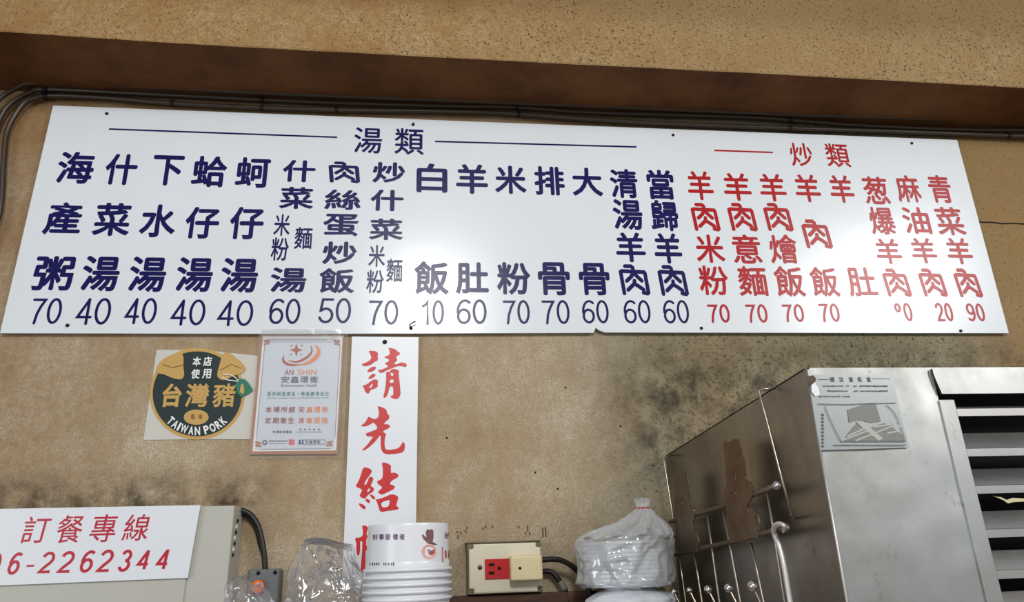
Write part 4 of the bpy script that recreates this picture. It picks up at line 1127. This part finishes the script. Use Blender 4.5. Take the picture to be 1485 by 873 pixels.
# scratched maintenance label
ml = empty('maintenance_label', F(1250, 651, .001), 'scratched grey instruction label stuck on the steel cabinet front', 'label')
LZ = lambda x, y: (1160 + x / 6.718, 530 + y / 6.718)
YM = YFc - .0022
bm = bmesh.new(); bm_prism(bm, [onY(*LZ(x, y), YM) for x, y in ((85, 105), (140, 92), (860, 92), (900, 105), (1060, 800), (205, 825), (165, 640), (110, 300))], Vector((0, .0003, 0)))
from_bm('foil', bm, mat('label_foil', srgb(168, 174, 172), .38, .7), ml)
pr = Print(YM - .0003); LG = mat('faded_grey_print', srgb(92, 94, 92), .6)
for ch, a in (('請', 290), ('注', 378), ('意', 472), ('保', 556), ('養', 645)): pr.char(ch, (*LZ(a, 112), *LZ(a + 52, 160)), .02, 0)
pr.seg(LZ(180, 135), LZ(285, 137), .8); pr.seg(LZ(705, 128), LZ(880, 128), .7)
rs = random.Random(4)
for y, spans in ((200, ((220, 420), (455, 480), (525, 550), (580, 860))), (248, ((270, 460), (530, 560), (590, 860))), (300, ((190, 400), (420, 475)))):
    for a, b in spans:
        x = a
        while x < b:
            l = rs.uniform(8, 15); pr.seg(LZ(x, y + rs.uniform(-3, 3)), LZ(x + l, y + rs.uniform(-3, 3)), rs.uniform(1.2, 2.2)); x += l + rs.uniform(3, 8)
for y in range(470, 780, 34): pr.seg(LZ(215 + (y - 470) * .02, y), LZ(232, y + 18), 2.6)
x = 330
while x < 1030: pr.seg(LZ(x, 778), LZ(x + 12, 776), 1.8); x += 19
for P in ([(245, 395), (275, 480), (330, 600), (400, 735)], [(845, 385), (905, 440), (950, 510), (972, 575)], [(400, 740), (1030, 740)], [(175, 375), (440, 380), (680, 370), (940, 365)], [(1030, 745), (985, 600)]):
    for a, b in zip(P, P[1:]): pr.seg(LZ(*a), LZ(*b), .9)
pr.build('faded_print', LG, ml)
pr = Print(YM - .0005)
pr.poly([[LZ(x, y) for x, y in ((462, 430), (640, 375), (740, 370), (790, 545), (700, 560), (560, 530), (480, 560))]])
pr.poly([[LZ(x, y) for x, y in ((470, 660), (520, 600), (560, 560), (600, 640), (700, 600), (820, 560), (900, 600), (1000, 680), (1020, 735), (430, 735))]])
pr.build('diagram', mat('diagram_grey', srgb(126, 126, 120), .5), ml)
pr = Print(YM - .0008)
pr.poly([[LZ(x, y) for x, y in ((545, 545), (610, 540), (810, 710), (770, 735), (600, 600))]])
for a, b in (((400, 735), (700, 620)), ((460, 690), (660, 600)), ((540, 735), (900, 590)), ((720, 600), (920, 570)), ((850, 660), (960, 640))): pr.seg(LZ(*a), LZ(*b), 2.4)
pr.build('diagram_highlight', mat('diagram_pale', srgb(176, 176, 168), .5), ml)
pr = Print(YM - .0010); pr.poly([[LZ(x, y) for x, y in ((72, 105), (130, 95), (160, 130), (150, 160), (100, 200), (80, 165))]]); pr.build('scuff', mat('scuff_brown', srgb(84, 66, 44), .6), ml)
pr = Print(YM - .0010); pr.poly([[LZ(x, y) for x, y in ((110, 170), (150, 165), (185, 230), (195, 285), (150, 300), (115, 255))]]); pr.build('scuff', mat('scuff_white', srgb(236, 238, 238), .3), ml)

# =================================================================== HOOK RACK ON THE CABINET SIDE
XK = .168
K = lambda x, y, dx=0.0: onX(x, y, XK + dx)
rk = empty('hook_rack', K(1050, 800), 'brown steel hook rack with figure plates on the cabinet side', 'rack')
# outer wire frame with hooks over the sheet
for nm, P, hk in (('frame_rod', [(962, 665), (968, 700), (975, 745), (985, 803)], (976, 660)), ('frame_rod', [(1100, 567), (1112, 610), (1130, 680), (1148, 745)], (1124, 564))):
    pts_ = [K(*p) for p in P]; hook = onX(hk[0], hk[1], XS - .002)
    tube(nm, [hook, pts_[0] + Vector((.006, 0, .0025)), pts_[0]] + pts_[1:], .0014, WIRE, rk, 8)
pt = onX(1148, 745, XK); tube('frame_rod', [pt, onX(1146, 752, XS - .004)], .0014, WIRE, rk, 8)
tube('cross_bar', [K(972, 757), K(1049, 734), K(1127, 704)], .0033, RUSTY, rk, 12)
tube('cross_bar', [K(980, 804), K(1059, 786), K(1140, 765)], .0033, RUSTY, rk, 12)
for x, y in ((1127, 704), (1139, 765)):
    bm = bmesh.new(); bmesh.ops.create_uvsphere(bm, u_segments=16, v_segments=10, radius=.0048, matrix=Matrix.Translation(K(x, y))); from_bm('end_cap', bm, CHROME, rk, True)
def plate(outline, holes, nm):
    ol = chaikin(outline, 2); hs = [chaikin(h, 2) for h in holes]
    P3 = [[K(*p, -.0035) for p in L] for L in [ol] + hs]; P2 = [[Vector((p.y, p.z, 0)) for p in L] for L in P3]
    T = tessellate_polygon(P2); V = [p for L in P3 for p in L]; n = len(V); bm = bmesh.new()
    A = [bm.verts.new(p) for p in V]; B = [bm.verts.new(p + Vector((.0016, 0, 0))) for p in V]
    for t in T: bm.faces.new([A[i] for i in t]); bm.faces.new([B[i] for i in t][::-1])
    o = 0
    for L in P3:
        m_ = len(L)
        for i in range(m_): a, b = o + i, o + (i + 1) % m_; bm.faces.new([A[a], A[b], B[b], B[a]])
        o += m_
    return from_bm(nm, bm, RUSTY, rk)
def sq(x, y, w_, h_): return [(x - w_, y - h_), (x + w_, y - h_), (x + w_ + 1, y + h_), (x - w_ + 1, y + h_)]
plate([(1048,641),(1050,655),(1052,690),(1054,700),(1050,712),(1049,722),(1052,735),(1056,745),(1056,770),(1058,787),(1075,786),(1090,780),(1101,780),(1102,762),(1098,745),(1092,738),(1084,737),(1082,735),(1090,722),(1092,712),(1091,700),(1081,697),(1080,680),(1078,660),(1073,645),(1071,637),(1062,636),(1060,641)],
      [sq(1065, 692, 1.6, 5), [(1094, 747), (1097, 748), (1100, 760), (1099, 773), (1096, 765)], sq(1065, 715, 4, 1)], 'figure_plate')
plate([(978,692),(984,683),(991,682),(997,692),(999,715),(999,733),(1006,737),(1007,750),(1004,760),(1009,770),(1013,785),(1013,801),(1003,799),(995,803),(987,801),(986,780),(982,760),(978,740),(979,715)],
      [sq(989, 727, 1.3, 5), sq(990, 744, 3, .9)], 'figure_plate')
# rods with up-curled hooks ending in chrome balls
hooks = [((984, 800), (996, 885), (957, 859), .0042), ((1007, 803), (1020, 885), (977, 858), .0050), ((1026, 748), (1045, 885), (1000, 856), .0042), ((1049, 740), (1076, 885), (1027, 855), .0052), ((1089, 787), (1110, 885), (1057, 853), .0054), ((1113, 715), (1140, 885), (1092, 850), .0060)]
for top, bot, ball, rb in hooks:
    a = K(*top); b = K(*bot)
    bc = onX(ball[0], ball[1], XK - .026); bc.y = min(bc.y, -.002)
    low = b + Vector((-.006, 0, -.014)); mid = Vector(((b.x + bc.x) / 2, (b.y + bc.y) / 2, b.z - .022))
    pth = [a, a.lerp(b, .5)] + catmull([b, low, mid, bc.lerp(mid, .3), bc], 6)
    hk_ = tube('hook_rod', pth, .0015, WIRE, rk, 8)
    bm = bmesh.new(); bmesh.ops.create_uvsphere(bm, u_segments=20, v_segments=12, radius=rb, matrix=Matrix.Translation(bc)); from_bm('ball_tip', bm, CHROME, hk_, True)
# utensil with a looped pale handle hung on the lower bar
ut = empty('ladle', K(1150, 900), 'pale metal ladle handle hanging from right end of rack', 'ladle')
hp = [K(1136, 771, -.004), K(1138, 764, -.007), K(1133, 760, -.009), K(1126, 761, -.009), K(1122, 768, -.008), K(1124, 777, -.006), K(1131, 795, -.005), K(1138, 825, -.005), K(1146, 873, -.005), K(1152, 905, -.005), K(1156, 930, -.005)]
tube('handle', catmull(hp, 6), lambda t: .0018 + .0012 * min(1, t * 3), HANDLE, ut, 10)
bm = bmesh.new(); end = hp[-1]; t = bmesh.new(); bmesh.ops.create_uvsphere(t, u_segments=24, v_segments=12, radius=.034)
bmesh.ops.delete(t, geom=[v for v in t.verts if v.co.z > .004], context='VERTS')
for v in t.verts: v.co = v.co + end + Vector((-.036, 0, -.02))
merge(bm, t); from_bm('bowl', bm, HANDLE, ut, True)

bpy.data.objects.remove(_fo)
